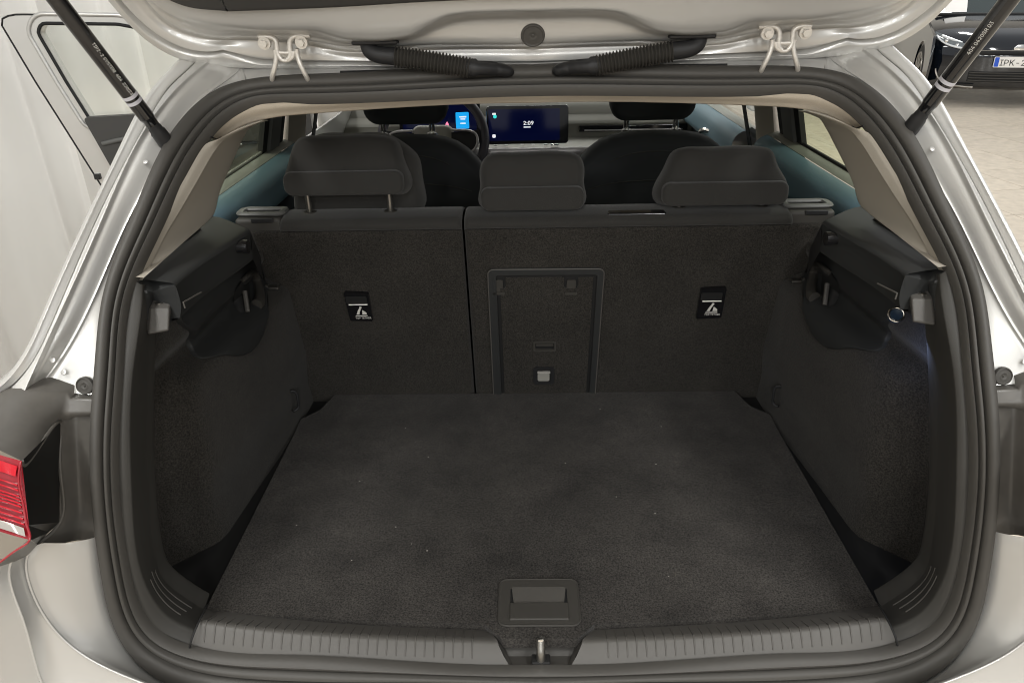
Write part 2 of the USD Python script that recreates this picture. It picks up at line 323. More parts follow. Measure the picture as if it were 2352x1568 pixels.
# dimples and rubber plugs
for p in [(402,262,-.015),(335,373,-.025),(122,827,-.02),(147,855,-.006)]:
    c = onG(*p); n = nG(c); m = trimesh.creation.icosphere(2, 1.); v = np.array(m.vertices)*[.0036, .0036, .0009]
    ex = np.cross(n, [1, 0, 0]); ex /= np.linalg.norm(ex); m = trimesh.Trimesh(c + n*.001 + v[:, :1]*ex + v[:, 1:2]*np.cross(n, ex) + v[:, 2:]*n, m.faces)
    pair('spot_weld', m, silver, car, True)
def plug(c, n, r, parent, name='rubber_plug'):
    ex = np.cross(n, [1., 0, .1]); ex /= np.linalg.norm(ex); ey = np.cross(n, ex); th = np.linspace(0, 2*np.pi, 33)[:-1]; ol = np.stack([r*np.cos(th), r*np.sin(th)], 1)
    m = puff(ol, [(0, 0), (.003, 0), (.0048, r*.06), (.0052, r*.14), (.0040, r*.22), (.0040, r*.5), (.0046, r*.62), (.0040, r*.72), (.0036, r*.86), (.0050, r*.93)], (c, ex, ey, n))
    return obj(name, m, rubber, parent, 40)
for sx in (1, -1):
    c = onG(198, 884, .003); n = nG(c); n = np.array([0, -.97, .25])
    c = c*[sx, 1, 1]; plug(c, n, .0112, car)

# ---- lamp housing, tail lamp and bumper corner
A = gl([(-120,925,-.05),(-30,908,-.035),(20,884,-.035),(60,878,-.032),(110,886,-.02),(165,890,-.004),(168,908,.002),(226,911,.004)])
B = gl([(-120,960,-.06),(-30,950,-.05),(10,935,-.048),(55,915,-.040),(110,915,-.025),(160,912,-.006),(172,925,.002),(222,925,.004)])
C = gl([(-120,1005,-.13),(-30,1022,-.13),(0,1034,-.13),(50,1058,-.125),(100,1010,-.06),(139,970,-.010),(170,958,.000),(216,955,.002)])
hs = to_cam(loft_i([A + [0, .02, .0], A, towards(A, B, .6) + [0, -.006, .006], towards(B, C, .25)+[0, -.008, .004], towards(B, C, .6)+[0, -.008, .002], C]))
hs2 = grid(dens([np.array(r) for r in np.array(hs.vertices).reshape(6, 8, 3)], 26)); hs2 = to_cam(hs2)
pl = to_cam(grid(dens([gl([(139,968,-.012),(137,1050,-.014),(137,1110,-.016),(137,1199,-.018),(112,1226,-.03),(86,1262,-.03)]), gl([(146,966,-.010),(144,1050,-.012),(144,1110,-.014),(145,1205,-.016),(125,1240,-.022),(108,1262,-.022)])+[.0, .004, 0],
    gl([(170,957,-.004),(172,1050,.000),(174,1110,.000),(178,1200,.002),(175,1228,.004),(170,1250,.004)])+[0, .008, 0], gl([(216,955,.002),(219,1050,.004),(223,1137,.004),(228,1200,.006),(231,1220,.008),(234,1240,.008)])], 16)))
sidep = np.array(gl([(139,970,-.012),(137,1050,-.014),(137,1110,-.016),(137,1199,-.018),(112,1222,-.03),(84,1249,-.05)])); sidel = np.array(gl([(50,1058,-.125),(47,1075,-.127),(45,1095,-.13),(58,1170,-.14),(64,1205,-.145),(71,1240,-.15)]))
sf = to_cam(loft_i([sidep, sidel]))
foot = to_cam(loft_i([gl([(66,1238,-.150),(50,1252,-.150),(18,1276,-.155),(-60,1318,-.165)]), gl([(86,1250,-.055),(64,1274,-.06),(36,1288,-.07),(-60,1330,-.08)])]))
lip_b = tube(spl(np.vstack([C[3], C[4], C[5], sidep[1], sidep[3], sidep[5]]), 50) , .0022, 8)
for sx in (0, 1):
    f_ = mir if sx else (lambda m: m)
    hg = obj('lamp_housing', f_(hs2), housing, car, 50, 'grey lamp housing beside the seal, ' + ('dark car side' if sx else 'curtain side'))
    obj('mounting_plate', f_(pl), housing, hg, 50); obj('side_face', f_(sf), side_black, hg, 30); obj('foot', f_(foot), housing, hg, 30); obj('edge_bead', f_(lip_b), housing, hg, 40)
# lens of the tail lamp: stacked bands
le = lambda y, dx=0: np.interp(y, [1058, 1075, 1095, 1170, 1205, 1240], [50, 47, 44, 57, 63, 70])+dx
def lens_band(y0, y1, off, rr=-110, skew=-.30, x1=0):
    a = [(rr, y0+(le(y0)-rr)*skew), (le(y0)-40, y0-12*abs(skew)*3.), (le(y0, x1), y0)]; b = [(rr, y1+(le(y1)-rr)*skew), (le(y1)-40, y1-12*abs(skew)*3.), (le(y1, x1), y1)]
    o = lambda y: -.128-(y-1058)*1.2e-4-off
    return to_cam(loft_i([gl([(p[0], p[1], o(y0)-.02*(p[0] < -50)) for p in a]), gl([(p[0], p[1], o(y1)-.02*(p[0] < -50)) for p in b])]))
lamp_g = []
for sx in (0, 1):
    f_ = mir if sx else (lambda m: m); t = grp('tail_lamp', car, 'red tail lamp at the ' + ('dark car' if sx else 'curtain') + ' side')
    obj('lens', f_(cat(lens_band(1058, 1240, 0.))), red_d, t, 30)
    obj('reflector', f_(lens_band(1070, 1094, .003, x1=-9)), red, t, 30)
    for y in (1112, 1124, 1138, 1146, 1154, 1162, 1176, 1190, 1202): obj('light_strip', f_(thick(lens_band(y, y+3.5, .004, x1=-8), .002)), red, t, 30)
    obj('clear_strip', f_(lens_band(1212, 1232, .003, x1=-10)), lampclear, t, 30)
    rim = tube(spl(gl([(48,1060,-.131),(45,1078,-.133),(43,1096,-.136),(56,1170,-.147),(62,1205,-.151),(68,1240,-.156),(45,1258,-.158),(16,1278,-.162),(-60,1320,-.17)]), 40), .0012, 8); obj('rim', f_(rim), red_d, t, 40)
L1 = [(86,1250),(60,1277),(74,1340),(104,1417),(185,1495),(259,1540),(333,1566),(420,1600),(520,1630)]
L2 = [(40,1275),(22,1288),(56,1421),(100,1568),(150,1640),(300,1680),(520,1700)]
L3 = [(-60,1290),(-80,1320),(-90,1440),(-60,1600),(60,1740),(300,1790),(520,1800)]
b0 = gl([(86,1249,-.04),(150,1236,-.02),(231,1219,-.002)]); bS = gl([(233,1222),(241,1310),(259,1391),(296,1469),(333,1517),(370,1547),(420,1573),(520,1588)], .003)
b1, b2, b3 = gl(L1, -.055), gl(L2, -.075), gl(L3, -.12)
bS_, b1_, b2_, b3_ = [resample(b, 90, 2e-5) for b in (bS, b1, b2, b3)]
dn = np.array([0, .3, -.35])
bm = grid(dens([bS_+[0, .02, 0], bS_, towards(bS_, b1_, .06)-ny*.006, towards(bS_, b1_, .5)-ny*.008, towards(bS_, b1_, .90), towards(bS_, b1_, .975)-ny*.001, b1_-ny*.0015, b1_+[-.0015, .003, -.001], towards(b1_, b2_, .12)+ny*.007, towards(b1_, b2_, .6)+ny*.009, towards(b1_, b2_, .93)+ny*.002, b2_-ny*.001, towards(b2_, b3_, .03)-ny*.001, towards(b2_, b3_, .3)-ny*.004, b3_, b3_+[-.05, .05, -.2], b3_+[-.06, .3, -.3]], 110)); bm = to_cam(bm)
edge_ = [tube(b_-ny*.0012+[0, 0, .0004], .0016, 8) for b_ in (b1_, b2_)]
beam = rbox((-.545, -.125, .34), (.545, -.005, .592), .03)
bump_ = obj('bumper', cat(bm, mir(bm), *edge_, *[mir(e_) for e_ in edge_], beam), silver, car, 55, 'silver rear bumper below the opening')
# ---- outer side skins, floor pan, roof (hold the light out, seen from beside)
for sx in (-1, 1):
    R = []
    for x, z in ((.685, 1.085), (.72, 1.0), (.80, .85), (.85, .6), (.84, .3)):
        R.append([(sx*x, y, z) for y in (.36, .6, 1.3, 2.3, 3.0, 3.6)])
    obj('side_panel', thick(grid(R), .006), silver, car, 60)
pan = rbox((-.70, .06, .27), (.70, 3.4, .30), .01); obj('floor_pan', pan, blk, car)
R = []
for y, z, w in ((.56, 1.425, .44), (.66, 1.437, .50), (.9, 1.462, .57), (1.5, 1.468, .58), (1.95, 1.43, .57)):
    R.append([(x*w, y, z-.035*abs(x)**3) for x in np.linspace(-1, 1, 21)])
obj('roof', thick(to_cam(grid(R)), -.004), silver, car, 60)
R2_ = []
for y, z, w in ((.52, 1.405, .42), (.64, 1.415, .49), (.9, 1.432, .56), (1.5, 1.435, .57), (1.95, 1.405, .56)):
    R2_.append([(x*w, y, z-.05*abs(x)**3) for x in np.linspace(-1, 1, 21)])
obj('headliner', thick(grid(R2_), .006), beige, car, 60)
for sx in (-1, 1):                                     # roof side rails over the doors
    obj('roof_rail', tube(spl([(sx*.50, .58, 1.375), (sx*.555, .80, 1.395), (sx*.59, 1.2, 1.41), (sx*.60, 1.6, 1.40), (sx*.66, 2.0, 1.30), (sx*.72, 2.45, 1.10)], 40), .030, 12), beige2, car)

# ---- tailgate
tp0 = np.array([0, .455, 1.40]); tdir = np.array([0, -.5, .866]); tn = np.array([0, -.866, -.5])
def tg(pts, off=0., c0=True):
    o = np.array([onP(p[0], p[1], tp0 + tn*(p[2] if len(p) > 2 else off), tn) for p in pts]); 
    if c0: o[-1, 0] = 0
    return o
T0 = [(205,-60),(248,0),(272,27),(306,65),(340,95),(391,126),(432,143),(469,150),(510,156),(629,158),(753,158),(1000,160),(1221,161)]
T1 = [(226,-60),(268,0),(300,38),(330,68),(391,109),(459,127),(544,132),(612,146),(700,147),(800,147),(1000,148),(1221,148)]
T1b = [(240,-60),(282,0),(312,34),(342,59),(400,98),(465,116),(548,121),(615,134),(700,137),(800,137),(1000,139),(1221,139)]
T2 = [(290,-60),(330,0),(352,30),(385,58),(442,82),(544,92),(629,95),(714,105),(800,119),(900,122),(991,114),(1100,112),(1221,112)]
T2b = [(296,-60),(336,0),(360,28),(392,52),(448,74),(544,83),(629,86),(714,94),(800,106),(880,106),(991,101),(1100,101),(1221,101)]
T3b = [(300,-60),(340,0),(376,30),(410,48),(462,67),(544,76),(629,79),(714,84),(800,100),(880,98),(955,86),(1005,62),(1050,46),(1110,40),(1221,38)]
T3 = [(305,-60),(347,0),(391,34),(430,47),(476,58),(544,65),(612,70),(714,70),(800,90),(860,92),(935,84),(985,60),(1035,38),(1093,31),(1221,28)]
T4 = [(330,-60),(374,0),(425,19),(476,27),(520,31),(640,27),(800,20),(1000,8),(1221,2)]
def tgrail(T, o):                                       # corner by length, the long run across by its position, so that the pressings stay in step
    T = np.array(T, float); k = T[:, 0] >= 505; f_ = PchipInterpolator(np.r_[T[k, 0], 2442-T[k, 0][::-1][1:]], np.r_[T[k, 1], T[k, 1][::-1][1:]]); xs_ = np.linspace(512, 1221, 110)
    c_ = np.vstack([T[T[:, 0] < 505], [512, f_(512.)]]); c_ = resample(np.c_[c_, np.zeros(len(c_))], 46, 2.)[:-1, :2]
    return tg(np.vstack([c_, np.c_[xs_, f_(xs_)]]), o)
tr = [tgrail(T, o) for T, o in ((T0, 0), (T1, .004), (T1b, .003), (T2, -.004), (T2b, .024), (T3b, .025), (T3, .052), (T4, .055))]
t5 = tr[-1] + np.array([0, -.03, .05])
lp = tr[0] + tn*(-.012); lp2 = tr[0] + np.array([0, .03, .02])
g1 = tr[1]; ridge = towards(tr[1], tr[2], .35) - tn*.006; ridge2 = towards(tr[1], tr[2], .7) - tn*.006
tgm = grid(dens([lp2, lp, tr[0], towards(tr[0], tr[1], .15)+tn*.003, towards(tr[0], tr[1], .85)+tn*.003, g1, ridge, ridge2, tr[2]+tn*.003, towards(tr[2], tr[3], .5)+tn*.003, tr[3], tr[4], tr[5], tr[6], towards(tr[6], tr[7], .2)+tn*.002, tr[7], t5], 100)); tgm = to_cam(tgm)
tail = obj('tailgate', cat(tgm, mir(tgm)), silver, car, 60, 'raised silver tailgate above the opening')
# grey-black inner trim of the tailgate, split left of the middle
tt = resample(tg([(374,-6),(425,17),(476,25),(530,29)], .046, False), 30, 0); 
def trimpiece(pts):
    a = resample(tg(pts, .066, False), 60, 0); return to_cam(grid(dens([a - tn*.02, a - tn*.004, a + tdir*.003, a + tdir*.02+tn*.004, a + np.array([0, -.10, .10])], 14)))
xm = lambda p: p*[-1, 1, 1]
obj('inner_trim', trimpiece([(374,-3),(400,10),(425,19),(476,27),(522,31)]), tailtrim, tail, 50)
obj('inner_trim', trimpiece([(526,31),(640,27),(800,20),(1000,8),(1221,1),(1400,-8),(1700,-28),(1900,-40)]), tailtrim, tail, 50)
tq = []
for s, w, c in ((.02, .56, 0), (.15, .60, 0), (.5, .64, .01), (.9, .62, .0), (1.2, .55, -.06)):
    b = np.array([0, .36, 1.50]) + s*np.array([0, -.87, .49]) + np.array([0, 0, c]); tq.append([b + [x*w, 0, .03*(1-abs(x)**2)] for x in np.linspace(-1, 1, 17)])
obj('outer_shell', thick(grid(tq), .03), silver, tail, 60)
c = onP(1221, 74, tp0+tn*.017, tn); c[0] = 0; 
gn = -ray(1221, 74); gn = tn*.8 + gn/np.linalg.norm(gn)*.2; gn /= np.linalg.norm(gn)
plug(c + tn*.006, gn, .0172, tail, 'rubber_grommet')

# ---- hinges
def hinge_parts(sx):
    hp = lambda a, b, y=.405: onY(a, b, y)*[sx, 1, 1]
    h = grp('hinge', car, 'zinc tailgate hinge, ' + ('dark car side' if sx < 0 else 'curtain side'))
    rb = .0032
    obj('upper_bracket', cat(tube(spl([hp(594,86), hp(622,86), hp(631,91), hp(636,112), hp(640,128), hp(648,137)], 30), .0037, 10), tube(spl([hp(712,83), hp(680,83), hp(669,89), hp(666,112), hp(667,128), hp(660,137)], 30), .0037, 10),
        tube(spl([hp(640,118), hp(641,131), hp(648,138), hp(664,138), hp(672,131), hp(672,118)], 30), rb, 10), tube(spl([hp(642,121), hp(656,122), hp(672,120)], 10), rb, 10)), zinc, h, 50)
    obj('lower_bracket', cat(tube(spl([hp(631,114), hp(634,140), hp(629,163), hp(627,188, .42)], 24), .0035, 10), tube(spl([hp(682,112), hp(686,138), hp(697,163), hp(708,187, .42)], 24), .0035, 10),
        tube(spl([hp(622,183, .43), hp(640,189, .42), hp(668,186, .42), hp(712,186, .43)], 20), .0030, 10, .0060)), zinc, h, 50)
    for a, b in ((607,100),(692,98)):
        cc = hp(a, b, .402); n = np.array([0, -.95, -.1]); n /= np.linalg.norm(n); 
        obj('bolt', cat(cyl(cc - n*.006, cc + n*.001, .0088, 24), cyl(cc, cc + n*.007, .0058, 6, .0052)), zinc, h, 20)
    cc = hp(661,181, .425); obj('rivet', cyl(cc, cc + np.array([0, -.002, .004]), .007, 20, .005), zinc, h)
hinge_parts(1); hinge_parts(-1)

# ---- cable sleeves
def sleeve(sx):
    hp = lambda a, b, y=.40: onY(a, b, y)*[sx, 1, 1]
    g_ = grp('cable_sleeve', car, 'black corrugated cable sleeve, ' + ('dark car side' if sx < 0 else 'curtain side'))
    P = spl([hp(908,131), hp(960,137), hp(1020,146), hp(1083,157)], 46*4)
    k = np.arange(len(P)); rr = .0128 + .0019*np.cos(k/len(P)*2*np.pi*23)
    obj('corrugated_tube', tube(P, rr, 24), plastic, g_, 60)
    obj('bracket', cat(rbox(np.minimum(hp(815,102,.42), hp(912,92,.395)), np.maximum(hp(815,102,.42), hp(912,92,.395)), .003), tube(spl([hp(845,104,.41), hp(852,118,.405), hp(875,127,.402), hp(912,131,.40)], 24), np.linspace(.011, .0125, 24), 16)), plastic_d, g_, 40)
    obj('boot', tube(spl([hp(1078,156), hp(1105,157), hp(1130,158,.41), hp(1158,162,.42), hp(1176,168,.43)], 24), [.0125]*4+[.0118]*4+[.0125]*6+[.0140]*6+[.012, .010, .007, .003], 18, [.0125]*4+[.010]*4+[.010]*6+[.009]*6+[.008, .007, .005, .002]), plastic_d, g_, 50)
sleeve(1); sleeve(-1)

# ---- gas struts
for sx in (1, -1):
    st = grp('gas_strut', car, 'black gas strut on the ' + ('curtain' if sx > 0 else 'dark car') + ' side')
    a = onG(373, 316, -.030); b = atD(130, 0, .865); d = (b-a)/np.linalg.norm(b-a); L_ = np.linalg.norm(b-a)
    mm = (lambda p: np.asarray(p)*[sx, 1, 1]); at = lambda t: mm(a + d*t)
    t0 = np.linalg.norm(atD(312, 243, 1.0)-a)
    obj('cylinder', cat(tube([at(.036), at(.64)], .0104, 32), tube([at(.024), at(.031), at(.036)], [.0090, .0092, .0104], 28)), gloss_black, st, 40)
    obj('ball_socket', tube([at(-.028), at(-.027), at(-.021), at(-.006), at(.010), at(.0125), at(.017), at(.0185), at(.026)], [.004, .0085, .0106, .0112, .0106, .0092, .0092, .0084, .0084], 24), plastic_d, st, 40)
    obj('ball_stud', tube([at(.0), at(.0)+np.array([0, .03, -.012])], .006, 12), steel, st)
    for q in (.060, .0685): obj('ring_mark', tube([at(q), at(q+.0048)], .01055, 32), ring_print, st, 40)
    # small printed lettering along the tube
    vd = O - mm(a + d*.2); vd /= np.linalg.norm(vd); dd = mm(d); ez = vd - dd*np.dot(vd, dd); ez /= np.linalg.norm(ez)
    ex = dd if sx < 0 else -dd; ey = np.cross(ez, ex)
    if sx > 0: obj('printed_text', text('TIP2-2 SYSTEM  404  220/23', .0038, (at(.150)+ez*.0103+ey*.001, ex, ey, ez), .0004), white_print, st, False)
    else: obj('printed_text', text('404 0420SR 03', .0042, (at(.112)+ez*.0103-ey*.002, ex, ey, ez), .0004), white_print, st, False)

# ---- beige headliner rim and pillar trims around the opening
H1 = [(1225,237),(1093,239),(800,255),(714,262),(640,269),(600,276),(572,284),(544,296),(514,315),(493,321)]
SH = [(1225,214),(1093,218),(800,230),(680,235),(600,239),(565,246),(535,260),(508,283),(483,312)]
ha = gl(SH, .004); hb = gl(H1, .05); hb2 = gl(H1, .09)
for h in (ha, hb, hb2): h[0, 0] = 0
ha_, hb_, hb2_ = [resample(h, 50, 1e-6) for h in (ha, hb, hb2)]
hh = to_cam(grid(dens([ha_, towards(ha_, hb_, .25)-ny*.004, towards(ha_, hb_, .7)-ny*.002, hb_, hb_+[0, .025, .012], hb2_+[0, .05, .03]], 20)))
obj('headliner_rim', cat(hh, mir(hh)), beige, car, 60)
PO = [(598,277,.030),(544,297,.020),(500,320,.007),(474,330,.003),(425,408,.003),(394,466,.003),(364,527,.003),(335,592,.003),(312,642,.003)]
PR = [(606,278),(552,300),(510,326),(490,352),(448,425),(416,480),(384,533),(352,596),(328,643)]
PI = [(612,276),(572,292),(556,318),(541,352),(520,402),(504,445),(488,497),(409,568),(330,638)]
po, pr, pi_ = gl(PO), gl(PR, .03), np.array([onX(a, b, -.505) for a, b in PI])
po_, pr_, pi2 = [spl_i(q, 80) for q in (po, pr, pi_)]
pm = to_cam(grid(dens([po_, towards(po_, pr_, .35)-ny*.003, towards(po_, pr_, .85)-ny*.001, pr_, towards(pr_, pi2, .05)+[-.002, .004, 0], towards(pr_, pi2, .5), pi2, pi2+[-.03, .01, 0]], 30)))
pair('pillar_trim', pm, beige2, car, 60)
sm = spl(np.array([onG(483,314,.002), onG(487,319,.012), onG(493,322,.024), onX(500,320,-.52)]), 12)
pair('trim_joint', tube(sm, .0009, 6), plastic_d, car)

# ---- boot: surround trim, ledges, side linings
TA = [(313,641),(299,687),(292,738),(282,857),(272,1000),(270,1044),(272,1099),(281,1210),(296,1303),(315,1377),(333,1421),(370,1462),(435,1491)]
TM = [(328,652),(326,700),(318,775),(306,857),(301,925),(299,1044),(302,1130),(312,1220),(326,1315),(345,1365),(370,1400),(410,1430),(452,1445)]
TT = [(352,672),(346,730),(342,790),(340,857),(337,988),(337,1044),(339,1099),(348,1210),(357,1284),(370,1321),(396,1347),(425,1370),(469,1397)]
ta, tm, tt_ = gl(TA, .004), gl([(a, b, .010 if i < 9 else (.013, .017, .022, .026)[i-9]) for i, (a, b) in enumerate(TM)]), gl([(a, b, .075 if i < 11 else .080) for i, (a, b) in enumerate(TT)])
ta_, tm_, tt2 = [resample(q, 90, 1e-5) for q in (ta, tm, tt_)]
smd = dens([ta_+[0, .01, 0], ta_, towards(ta_, tm_, .4)-ny*.004, towards(ta_, tm_, .85)-ny*.003, tm_, towards(tm_, tt2, .15)+ny*.004, towards(tm_, tt2, .9), tt2, tt2+[-.004, .03, 0], tt2+[-.03, .035, 0]], 64)
sm_ = to_cam(grid(smd)); st_l, st_r = pair('surround_trim', sm_, trimp, car, 60)
for f_, i0, i1 in ((.12, 71, 85), (.40, 70, 86), (.68, 71, 87)):
    P = smd[int(round((5+f_)/9*63)), i0:i1] + [0, -.0006, .0004]; mm_ = tube(spl(P, 24), .0011, 6); obj('moulded_line', mm_, sillp, st_l); obj('moulded_line', mir(mm_), sillp, st_r)

# sill cover with ribs and the notch for the latch
SA = [(435,1491),(518,1501),(666,1510),(800,1518),(975,1527),(1172,1531)]
SM = [(456,1426),(537,1439),(666,1451),(800,1460),(938,1467),(1142,1473)]
ST = [(470,1397),(518,1404),(629,1414),(753,1421),(938,1428),(1112,1432)]
sa, sm2, stt = [resample(q, 80, 2e-6) for q in (gl(SA, .006), gl(SM, .026), gl(ST, .082))]
sl = [sa+[0, .012, -.004], sa, towards(sa, sm2, .5)-ny*.0025, towards(sa, sm2, .9)-ny*.001, sm2+[0, .003, 0], towards(sm2, stt, .25)+[0, 0, .0015], stt, stt+[0, .006, -.01], stt+[0, .006, -.03]]
sg_ = to_cam(grid(sl)); sill = grp('sill_cover', car, 'ribbed dark plastic sill cover along the loading edge')
obj('cover_half', sg_, sillp, sill, 45); obj('cover_half', mir(sg_), sillp, sill, 45)
nr = 29
cover = dens(sl[1:7], 22)                              # (22, 80, 3)
for kx in range(nr):
    X = -.472 + (kx+.5)*(.384/nr)
    P = np.array([[X, np.interp(X, r_[:, 0], r_[:, 1]), np.interp(X, r_[:, 0], r_[:, 2])] for r_ in cover[2:-2] if r_[0, 0] < X < r_[-1, 0]])[1:] + [0, -.0001, .0003]
    rbm = tube(P, .0009, 6); obj('rib', rbm, sillp, sill, 60); obj('rib', mir(rbm), sillp, sill, 60)
# seam between sill and corner trims
sp_ = spl(gl([(471,1396,.078),(458,1426,.024),(449,1446,.012),(436,1490,.003)])+[0, -.0012, .0008], 20); pair('trim_seam', tube(sp_, .0014, 6), blk, car)
# latch notch
nz = lambda a, b, o: onG(a, b, o)
nb0 = [nz(1150,1466,.055), nz(1338-5,1466,.055)]; 
def sym(p): return p*[-1, 1, 1]
p_t = nz(1112,1432,.082); p_b = nz(1153,1466,.056); p_c = nz(1166,1506,.036); p_d = nz(1172,1531,.006); p_m = nz(1142,1473,.026)
notch = cat(to_cam(loft_i([[p_b, sym(p_b)], [towards(p_b, p_c, .5)-[0, .002, 0], sym(towards(p_b, p_c, .5)-[0, .002, 0])], [p_c, sym(p_c)], [p_d+[0, .002, -.004], sym(p_d)+[0, .002, -.004]]])),
    to_cam(loft_i([[p_t, p_m, p_d], [p_b, towards(p_b, p_c, .6), p_d+[.004, .004, -.006]]])), mir(to_cam(loft_i([[p_t, p_m, p_d], [p_b, towards(p_b, p_c, .6), p_d+[.004, .004, -.006]]]))))
obj('latch_recess', notch, sillp, sill, 30)
stk = grp('latch_striker', car, 'steel latch striker standing in the sill recess')
ca = onG(1243, 1518, .012); ca[0] = .001
obj('opening', rbox(ca+[-.013, -.006, -.001], ca+[.013, .010, .004], .002), blk, stk)
cb = onG(1243, 1470, .020); cb[0] = .001
obj('striker_bar', cat(tube(spl([ca+[0, 0, 0], ca*.5+cb*.5+[0, -.003, 0], cb], 12), .0062, 18), tube([cb+[0, .002, -.002], cb+[0, .004, .002]], .0066, 18)), steel, stk)
obj('striker_cap', tube([cb+[0, .0, .001], cb+[0, .001, .0035]], .0058, 18), chrome, stk)

# black tray under the cargo floor
obj('floor_tray', rbox((-.62, .05, .615), (.62, .78, .650), .004), blk, car)

# side lining: carpeted wall with the wheel-arch bulge
def ss(x): x = np.clip(x, 0, 1); return x*x*(3-2*x)
def wallx(y, z):
    foot_ = np.interp(y, [.05, .15, .195, .255, .28, .40, .60, .75], [.610, .608, .602, .542, .535, .524, .503, .500])
    top_ = np.interp(y, [.05, .3, .5, .75], [.585, .565, .555, .550]) - .03*ss((z-.98)/.05)*ss((y-.05)/.1)
    k = ss((1.0-z)/.05); lean_ = .012*ss((z-.70)/.1)*ss((y-.16)/.1)
    return (foot_ - lean_)*k + top_*(1-k)
yy = np.linspace(.055, .745, 70); zz = np.linspace(.63, 1.16, 60)
def ztop(y): return np.interp(y, [.40, .50, .62], [1.16, 1.10, 1.045])
wl_ = []
for z in zz:
    row = []
    for y in np.linspace(float(G(z))+.065, .745, 70): q_ = .63+(z-.63)/.53*(ztop(y)-.63); row.append((-wallx(y, q_), y, q_))
    wl_.append(row)
wl_ = to_cam(grid(wl_))
ca_l, ca_r = pair('side_lining', wl_, carpet, car, 60)
# plastic upper panel lying on the wall: traced outline with rounded lower edge
def onwall(a, b, off=.004):
    d = ray(a, b); t = np.linspace(.6, 2.2, 900); p = O + t[:, None]*d
    h = np.array([-q[0]-wallx(q[1], np.clip(q[2], .63, 1.2))+off for q in p]); i = int(np.argmax(h > 0)) or 500
    kk = h[i]/(h[i]-h[i-1]); return O + d*(t[i]-kk*(t[i]-t[i-1]))
UP = [(398,700),(425,750),(440,800),(452,820),(500,818),(548,818),(578,806),(600,780),(612,745),(616,700),(608,640),(590,600),(572,560),(548,560),(500,600),(450,640),(420,670)]
uo = np.array([onwall(a, b, .005) for a, b in UP])
uc = resample(np.vstack([uo, uo[:1]]), 80, 1e-6)[:-1]; cen = uc.mean(0)
def onto(P, o): P = np.array(P); P[:, 0] = [-wallx(p[1], min(max(p[2], .63), 1.16)) + o for p in P]; return P
rings = [uc+[-.010, 0, 0], uc] + [onto(towards(uc, cen, t), .007) for t in (.03, .15, .3, .45, .6, .75, .9, .999)]
upm = to_cam(grid(rings, close_v=True)); up_l, up_r = pair('upper_side_panel', upm, plastic_l, car, 50)
# recess with a lever in the panel
rc = [(538,690),(545,660),(556,645),(572,652),(576,690),(570,714),(552,718),(541,708)]
ro = resample(np.array([onwall(a, b, .010) for a, b in rc+rc[:1]]), 40)[:-1]; rcm = to_cam(fan(ro))
lv = [onwall(562, 668, .016), onwall(569, 716, .016)]
hk = [onwall(556,645,.010), onwall(572,630,.012), onwall(590,645,.014), onwall(596,672,.014), onwall(590,700,.013)]
for up_, f_ in ((up_l, lambda m: m), (up_r, mir)):
    obj('recess', f_(rcm), blk, up_); obj('lever', f_(tube(spl([lv[0], lv[0]*.5+lv[1]*.5, lv[1]], 6), .0042, 8)), sillp, up_)
    obj('bezel', f_(tube(spl(hk, 24), np.linspace(.004, .011, 24), 10)), plastic, up_)
# small clip on the seat side and lower tie-down
for a, b in ((625,660),):
    c_ = onwall(a, b, .012); pair('tie_down_clip', cat(rbox(c_-[.010, .004, .004], c_+[.012, .010, .001], .002), cyl(c_+[-.012, 0, .002], c_+[-.006, 0, .002], .004, 12)), steel, car)
c_ = onwall(672, 918, .006); pair('lashing_eye', cat(tube(spl([c_+[0, -.008, -.022], c_+[.009, 0, -.018], c_+[.011, 0, 0], c_+[.009, 0, .018], c_+[0, -.004, .022]], 20), .003, 8)), plastic_d, car)
# ledge that carries the parcel shelf
zl = 1.155
LT = [(313,641),(355,606),(400,570),(450,530),(490,497)]; LI = [(398,652),(425,628),(470,595),(525,560),(572,528)]
lo = np.array([onZ(a, b, zl) for a, b in LT]); li = np.array([onZ(a, b, zl) for a, b in LI]); lo_, li_ = resample(lo, 30), resample(li, 30)
end_o, end_i = onZ(490, 497, zl), onZ(572, 528, zl)
lf = li_ + [-.004, .004, -.050]
lm = to_cam(grid(dens([lo_+[-.03, 0, .004], lo_, towards(lo_, li_, .9)+[0, 0, .001], li_+[.002, 0, -.004]], 14))); lfm = to_cam(grid(dens([li_+[.002, 0, -.004], towards(li_, lf, .5), lf, lf+[-.05, .01, -.01]], 14)))
le_l, le_r = pair('shelf_ledge', lm, plastic_l, car, 45)
obj('ledge_face', lfm, plastic_l, le_l, 45); obj('ledge_face', mir(lfm), plastic_l, le_r, 45)
lend = to_cam(loft_i([[lo_[-1]+[-.03, 0, .004], lo_[-1], li_[-1]+[.002, 0, -.004], lf[-1]], [lo_[-1]+[-.05, .14, -.07], lo_[-1]+[-.03, .14, -.08], li_[-1]+[-.05, .16, -.10], lf[-1]+[-.05, .16, -.10]]]))
obj('ledge_end', lend, plastic_d, le_l, 45); obj('ledge_end', mir(lend), plastic_d, le_r, 45)
